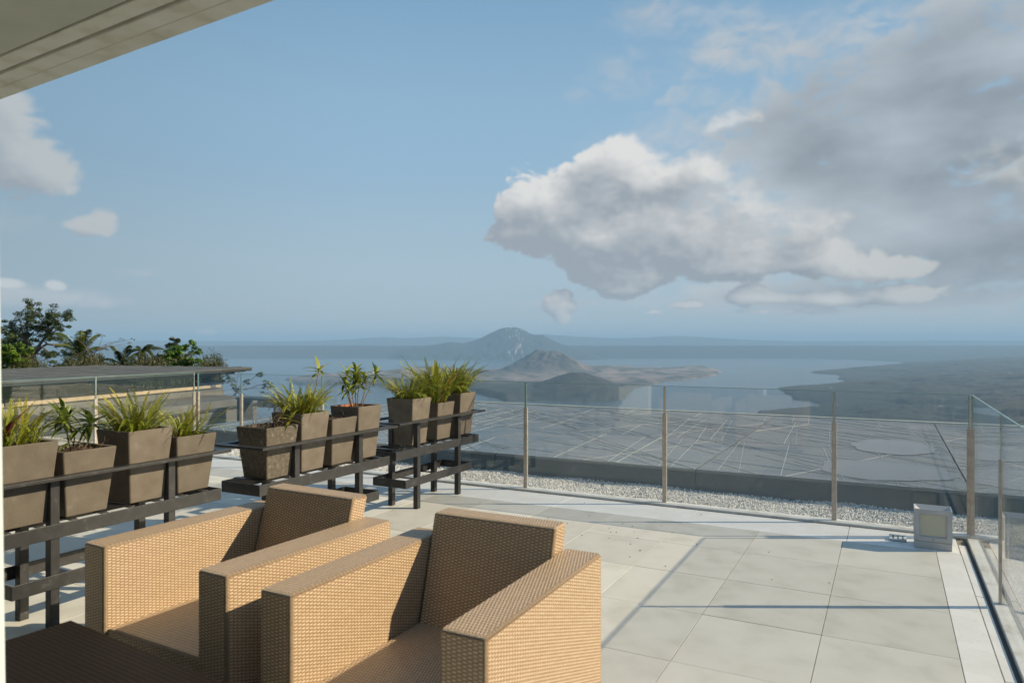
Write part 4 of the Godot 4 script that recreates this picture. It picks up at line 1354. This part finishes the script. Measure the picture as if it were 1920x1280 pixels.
func frond_mesh(l: float, bend: float, sd: int, ca: Color, cb: Color) -> ArrayMesh:
	var r := RandomNumberGenerator.new()
	r.seed = sd
	var m := MB.new()
	var n := 15
	var pts := []
	var rad := []
	var ang := 0.05
	var p := Vector3.ZERO
	var curl := r.randf_range(-0.25, 0.25)
	for i in n:
		pts.append(p)
		rad.append(lerpf(0.0016, 0.0006, float(i) / n))
		ang += bend / n * (0.4 + 1.4 * float(i) / n)
		p += Vector3(curl * float(i) / n, cos(ang), sin(ang)) * l / n
	m.col = ca.lerp(cb, 0.3)
	m.tube(pts, rad, 3)
	var pairs := int(l / 0.0105)
	for k in pairs:
		var t := 0.06 + 0.94 * float(k) / pairs
		var f := t * (n - 1)
		var i := mini(int(f), n - 2)
		var a: Vector3 = pts[i]
		var b: Vector3 = pts[i + 1]
		var q := a.lerp(b, f - i)
		var d := (b - a).normalized()
		var nn := d.cross(Vector3.RIGHT).normalized()
		var ln := 0.0118 * pow(sin(PI * clampf(t * 0.86 + 0.12, 0.0, 1.0)), 0.6) * (l / 0.27)
		for s in [-1.0, 1.0]:
			if r.randf() < 0.06:
				continue
			var e: Vector3 = q + (Vector3.RIGHT * s + d * 0.30 + nn * r.randf_range(-0.25, 0.25)).normalized() * ln * r.randf_range(0.8, 1.1)
			m.col = ca.lerp(cb, clampf(t * 0.8 + r.randf_range(-0.2, 0.3), 0, 1))
			var mid: Vector3 = q.lerp(e, 0.45)
			m.quad(q, mid - d * 0.0042, e, mid + d * 0.0046, nn)
	return m.mesh(mats.leaf)


func fern(o: Node3D, y: float, count: int, l0: float, l1: float, upright: float, sd: int, lean := Vector3.ZERO) -> void:
	var r := RandomNumberGenerator.new()
	r.seed = sd
	if not mats.has("fronds"):
		mats.fronds = []
		for k in 8:
			var dry := k == 7
			mats.fronds.append(frond_mesh(0.27, [0.4, 0.8, 1.2, 1.7, 0.6, 2.2, 1.0, 1.4][k], 60 + k, Color(0.16, 0.07, 0.025) if dry else [Color(0.075, 0.12, 0.015), Color(0.12, 0.155, 0.016)][k % 2], Color(0.30, 0.16, 0.04) if dry else [Color(0.40, 0.39, 0.022), Color(0.50, 0.43, 0.032), Color(0.30, 0.34, 0.018)][k % 3]))
	for i in count:
		var a := r.randf() * TAU
		var rad := sqrt(r.randf()) * 0.105
		var out := 0.15 + rad / 0.105 * (1.0 - upright) * 0.85
		var b := Basis(Vector3.UP, a + r.randf_range(-0.5, 0.5)) * Basis(Vector3.RIGHT, out * r.randf_range(0.5, 1.2))
		b = b * Basis(Vector3.UP, r.randf_range(-0.6, 0.6))
		if lean != Vector3.ZERO:
			b = Basis(lean.normalized(), lean.length()) * b
		var s := r.randf_range(l0, l1) / 0.27 * (1.0 if r.randf() < 0.75 else 0.6)
		var kk := r.randi() % 8
		if kk == 7 and r.randf() < 0.35:
			kk = 3
		part("frond", mats.fronds[kk], o, Transform3D(b.scaled(Vector3.ONE * s), Vector3(sin(a) * rad, y - 0.03, cos(a) * rad)))


func twigs(o: Node3D, y: float, count: int, l: float, sd: int, spread := 0.9) -> void:
	var r := RandomNumberGenerator.new()
	r.seed = sd
	var m := MB.new()
	m.col = Color.WHITE
	for i in count:
		var a := Vector3(r.randf_range(-0.11, 0.11), y - 0.035, r.randf_range(-0.11, 0.11))
		var b := a + Vector3(r.randf_range(-spread, spread), r.randf_range(0.25, 1.0), r.randf_range(-spread, spread)) * l * r.randf_range(0.4, 1.0)
		limb(m, r, a, b, 0.0022, 0.0007, 0.2, 4)
	part("dry_twigs", m.mesh(mats.twig), o)


# stems ending in rosettes of long leaves; heads: [x, y, z, leaf length, leaves]
func dracaena(o: Node3D, y: float, heads: Array, sd: int, edge: Color, mid: Color) -> void:
	var r := RandomNumberGenerator.new()
	r.seed = sd
	var shapes := []
	for k in 4:
		var m := MB.new()
		m.leaf(Transform3D(), 0.12, 0.030, [0.35, 0.7, 1.0, 1.3][k], edge, mid, 6)
		shapes.append(m.mesh(mats.leaf))
	for h in heads:
		var top := Vector3(h[0], y + h[1], h[2])
		var st := MB.new()
		var foot := Vector3(h[0] * 0.25, y - 0.04, h[2] * 0.25)
		limb(st, r, foot, top, 0.0045, 0.003, 0.12, 5)
		part("stem", st.mesh(mats.twig), o)
		for i in int(h[4]):
			var a := i * 2.4 + r.randf() * 0.5
			var t: float = float(i) / float(h[4])
			var b := Basis(Vector3.UP, a) * Basis(Vector3.RIGHT, lerpf(1.75, 0.15, t) + r.randf_range(-0.15, 0.15))
			part("leaf", shapes[r.randi() % 4], o, Transform3D(b.scaled(Vector3.ONE * float(h[3]) / 0.12 * r.randf_range(0.75, 1.1)), top + Vector3.UP * (t * 0.03 - 0.015)))


func potted(called: String, label: String, x: float, v: float, tall: bool, k: int, cat := "potted plant", stained := false) -> Array:
	var o := thing(called, label, cat, Vector3(x, 0.562, -v), "potted plants on the racks")
	o.rotation_degrees.y = rng.randf_range(-1.5, 1.5)
	pot(o, tall, k, stained)
	return [o, 0.42 if tall else 0.352]


func build_pots() -> void:
	var lush := Color(0.24, 0.27, 0.035)
	var deep := Color(0.075, 0.125, 0.018)
	# nearest rack
	var x := -4.0
	var q := potted("potted_fern", "tall taupe pot of sparse upright fern, leftmost, cut by the left edge", x, 2.09, true, 0)
	fern(q[0], q[1], 86, 0.22, 0.35, 0.78, 101)
	twigs(q[0], q[1], 22, 0.13, 201)
	var rd := MB.new()
	for i in 3:
		rd.leaf(Transform3D(Basis(Vector3.UP, 2.6 + i * 0.5) * Basis(Vector3.RIGHT, 0.3), Vector3(-0.05, q[1] - 0.02, 0.02)), 0.26 - 0.05 * i, 0.05, 0.5, Color(0.16, 0.012, 0.03), Color(0.03, 0.008, 0.022))
	tag(part("red_leaf", rd.mesh(mats.leaf), q[0]), "dark red strap leaves at the back of the pot")
	q = potted("potted_dracaena", "short taupe pot with a small dark green leafy plant on bent stems", x, 2.41, false, 1)
	dracaena(q[0], q[1], [[0.03, 0.135, 0.07, 0.165, 20], [0.0, 0.115, -0.085, 0.14, 17], [-0.02, 0.20, 0.05, 0.12, 9], [0.05, 0.05, 0.05, 0.10, 7]], 102, Color(0.17, 0.21, 0.03), Color(0.055, 0.105, 0.015))
	twigs(q[0], q[1], 30, 0.10, 202)
	q = potted("potted_fern", "tall taupe pot with a drain hole and a dense bushy fern", x, 2.77, true, 2)
	fern(q[0], q[1], 133, 0.19, 0.34, 0.53, 103)
	twigs(q[0], q[1], 14, 0.10, 203)
	q = potted("potted_fern", "short taupe pot of fern at the far end of the nearest rack", x, 3.09, false, 3)
	fern(q[0], q[1], 103, 0.18, 0.32, 0.38, 104)
	twigs(q[0], q[1], 18, 0.10, 204)
	# middle rack
	x = -3.85
	q = potted("stained_pot", "short pot with white lime stains, nearly bare with dry twigs", x, 3.665, false, 4, "potted plant", true)
	twigs(q[0], q[1], 40, 0.17, 205)
	dracaena(q[0], q[1], [[0.155, 0.045, -0.06, 0.11, 7], [0.07, 0.15, -0.12, 0.13, 7]], 105, Color(0.34, 0.30, 0.03), Color(0.16, 0.19, 0.02))
	q = potted("potted_fern", "tall taupe pot of fern on the middle rack with one long leafy sprig", x, 3.985, true, 5)
	fern(q[0], q[1], 144, 0.21, 0.37, 0.48, 106)
	dracaena(q[0], q[1], [[0.02, 0.29, -0.17, 0.13, 8]], 106, Color(0.36, 0.33, 0.05), Color(0.17, 0.21, 0.02))
	q = potted("bare_pot", "short taupe pot without leaves, only a few dry twigs in it", x, 4.30, false, 6)
	twigs(q[0], q[1], 6, 0.13, 207, 0.4)
	q = potted("potted_shrub", "tall taupe pot with a bushy yellow-green leafy shrub on thin stems", x, 4.61, true, 7)
	dracaena(q[0], q[1], [[0.0, 0.22, 0.0, 0.125, 20], [0.03, 0.13, 0.12, 0.115, 16], [0.0, 0.20, -0.11, 0.115, 16], [-0.03, 0.27, -0.03, 0.11, 14], [0.02, 0.235, -0.23, 0.11, 14], [0.05, 0.165, 0.02, 0.115, 14], [-0.06, 0.18, 0.07, 0.11, 12], [0.0, 0.255, 0.11, 0.115, 12]], 108, Color(0.30, 0.31, 0.04), Color(0.14, 0.20, 0.02))
	# farthest rack
	x = -3.93
	q = potted("potted_fern", "tall taupe pot of low spreading fern, first on the farthest rack", x, 5.45, true, 8)
	fern(q[0], q[1], 148, 0.21, 0.35, 0.43, 109)
	q = potted("potted_fern", "short taupe pot with the tallest upright yellowish fern", x, 5.86, false, 9)
	fern(q[0], q[1], 153, 0.37, 0.59, 0.80, 110)
	twigs(q[0], q[1], 20, 0.2, 210)
	q = potted("potted_fern", "tall taupe pot of upright fern nearest the glass railing", x, 6.265, true, 10)
	fern(q[0], q[1], 128, 0.26, 0.48, 0.73, 111)
	twigs(q[0], q[1], 20, 0.16, 211)


# ---------------------------------------------------------------- wicker armchairs, table
func build_chairs() -> void:
	var a := chair()
	a.position = Vector3(-2.535, 0, -2.29)
	a.rotation_degrees.y = -2.0
	tag(a, "woven honey wicker armchair on the left, its seat open towards the dark table", "armchair", "pair of wicker armchairs")
	var b: Node3D = a.duplicate()
	b.name = numbered("wicker_armchair")
	add_child(b, true)
	b.position = Vector3(-1.455, 0, -2.235)
	b.rotation_degrees.y = 0.0
	tag(b, "woven honey wicker armchair on the right, in front of the open floor", "armchair", "pair of wicker armchairs")


func chair() -> Node3D:
	var o := thing("wicker_armchair", "", "armchair")
	var r := 0.011
	for s in [-1.0, 1.0]:
		var x0 := -0.445 if s < 0 else 0.285
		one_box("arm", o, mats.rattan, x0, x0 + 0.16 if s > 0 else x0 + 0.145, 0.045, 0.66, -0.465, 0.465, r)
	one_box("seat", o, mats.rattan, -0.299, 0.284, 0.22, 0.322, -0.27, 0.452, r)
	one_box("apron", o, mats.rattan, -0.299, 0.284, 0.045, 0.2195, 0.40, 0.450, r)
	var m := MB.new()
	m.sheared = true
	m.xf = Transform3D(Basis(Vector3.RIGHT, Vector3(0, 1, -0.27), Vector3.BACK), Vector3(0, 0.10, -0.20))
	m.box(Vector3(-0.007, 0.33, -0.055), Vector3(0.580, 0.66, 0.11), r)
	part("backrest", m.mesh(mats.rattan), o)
	one_box("rear_panel", o, mats.rattan, -0.299, 0.284, 0.045, 0.40, -0.455, -0.40, r)
	for x in [-0.40, 0.40]:
		for z in [-0.42, 0.42]:
			one_box("foot", o, mats.dark_leg, x - 0.025, x + 0.025, 0.0, 0.0445, z - 0.025, z + 0.025, 0.003)
	return o


func build_table() -> void:
	var o := thing("wicker_table", "low dark brown woven table in the near left corner", "table", Vector3(-2.2455, 0, -1.086))
	o.rotation_degrees.y = -4.9
	one_box("tabletop", o, mats.rattan_dark, -0.54, 0.54, 0.39, 0.45, -0.51, 0.51, 0.01)
	one_box("body", o, mats.rattan_dark, -0.50, 0.50, 0.05, 0.389, -0.47, 0.47, 0.01)
	for x in [-0.46, 0.46]:
		for z in [-0.43, 0.43]:
			one_box("foot", o, mats.dark_leg, x - 0.03, x + 0.03, 0.0, 0.0495, z - 0.03, z + 0.03)


# ---------------------------------------------------------------- lamp box, drain grate, crumbs
func framed_face(m: MB, panel: MB, c: Vector3, ax: Vector3, ay: Vector3, nn: Vector3, w: float, h: float, margin: float, inset: float, deep: float) -> void:
	var at := func(x: float, y: float, d: float) -> Vector3:
		return c + ax * x + ay * y - nn * d
	var r := [[w / 2, h / 2, 0.0], [w / 2 - margin, h / 2 - margin, 0.0], [w / 2 - inset, h / 2 - inset, deep]]
	for k in 2:
		var o: Array = r[k]
		var i: Array = r[k + 1]
		for q in [[1, 1, -1, 1, ay], [-1, 1, -1, -1, -ax], [-1, -1, 1, -1, -ay], [1, -1, 1, 1, ax]]:
			var e: Vector3 = q[4]
			var fn := nn if k == 0 else (nn * (inset - margin) - e * deep).normalized()
			m.quad(at.call(q[0] * o[0], q[1] * o[1], o[2]), at.call(q[2] * o[0], q[3] * o[1], o[2]), at.call(q[2] * i[0], q[3] * i[1], i[2]), at.call(q[0] * i[0], q[1] * i[1], i[2]), fn)
	var z: Array = r[2]
	panel.quad(at.call(z[0], z[1], deep), at.call(-z[0], z[1], deep), at.call(-z[0], -z[1], deep), at.call(z[0], -z[1], deep), nn)


func build_small_things() -> void:
	var o := thing("lamp_box", "square grey lamp box with cream panels in the far right corner", "lamp", Vector3(0.285, 0, -6.095))
	var m := MB.new()
	var p := MB.new()
	var w := 0.238
	var d := 0.185
	var h := 0.23
	var c := Vector3(0, 0.055 + h / 2, 0)
	framed_face(m, p, c + Vector3(0, 0, d / 2), Vector3.RIGHT, Vector3.UP, Vector3.BACK, w, h, 0.030, 0.040, 0.014)
	framed_face(m, p, c - Vector3(0, 0, d / 2), Vector3.LEFT, Vector3.UP, Vector3.FORWARD, w, h, 0.030, 0.040, 0.014)
	framed_face(m, p, c + Vector3(w / 2, 0, 0), Vector3.FORWARD, Vector3.UP, Vector3.RIGHT, d, h, 0.022, 0.034, 0.014)
	framed_face(m, p, c - Vector3(w / 2, 0, 0), Vector3.BACK, Vector3.UP, Vector3.LEFT, d, h, 0.022, 0.034, 0.014)
	framed_face(m, p, c + Vector3(0, h / 2, 0), Vector3.RIGHT, Vector3.FORWARD, Vector3.UP, w, d, 0.004, 0.05, 0.035)
	part("shell", m.mesh(mats.lamp_shell), o)
	part("panel", p.mesh(mats.lamp_panel), o)
	one_box("plinth", o, mats.lamp_shell, -w / 2 + 0.001, w / 2 - 0.001, 0.0, 0.053, -d / 2 + 0.001, d / 2 - 0.001, 0.002)
	var s := SphereMesh.new()
	s.radius = 0.004
	s.height = 0.008
	s.radial_segments = 8
	s.rings = 4
	s.material = mats.frame_dark
	part("screw", s, o, lay(0, 0.074, d / 2 + 0.001))
	var g := thing("drain_grate", "small slotted metal drain grate on the pale border left of the lamp box", "drain grate", Vector3(0.062, 0, -6.20))
	one_box("recess", g, mats.black, -0.054, 0.054, 0.0, 0.003, -0.07, 0.07)
	for k in 4:
		var x := -0.048 + 0.032 * k
		one_box("bar", g, mats.white, x - 0.010, x + 0.010, 0.003, 0.018, -0.07, 0.07, 0.001)
	for z in [-0.066, 0.0, 0.066]:
		one_box("cross_bar", g, mats.white, -0.05, 0.05, 0.0035, 0.016, z - 0.008, z + 0.008, 0.001)
	# a few crumbs of soil and leaf on the tiles
	var cr := MB.new()
	var r := RandomNumberGenerator.new()
	r.seed = 77
	for i in 34:
		var q := Vector3(r.randfn(-1.9, 0.5), 0.003, r.randfn(-5.45, 0.35)) if i < 30 else Vector3(r.randf_range(-3.4, 0.0), 0.003, r.randf_range(-6.1, -4.6))
		if q.x > 0.4 or q.z < -6.3:
			continue
		cr.box(q, Vector3(r.randf_range(0.003, 0.011), 0.004, r.randf_range(0.003, 0.009)), 0.001)
	tag(part("floor_crumbs", cr.mesh(mats.twig), self), "scattered dark crumbs of soil on the terrace tiles", "crumbs", "", "stuff")
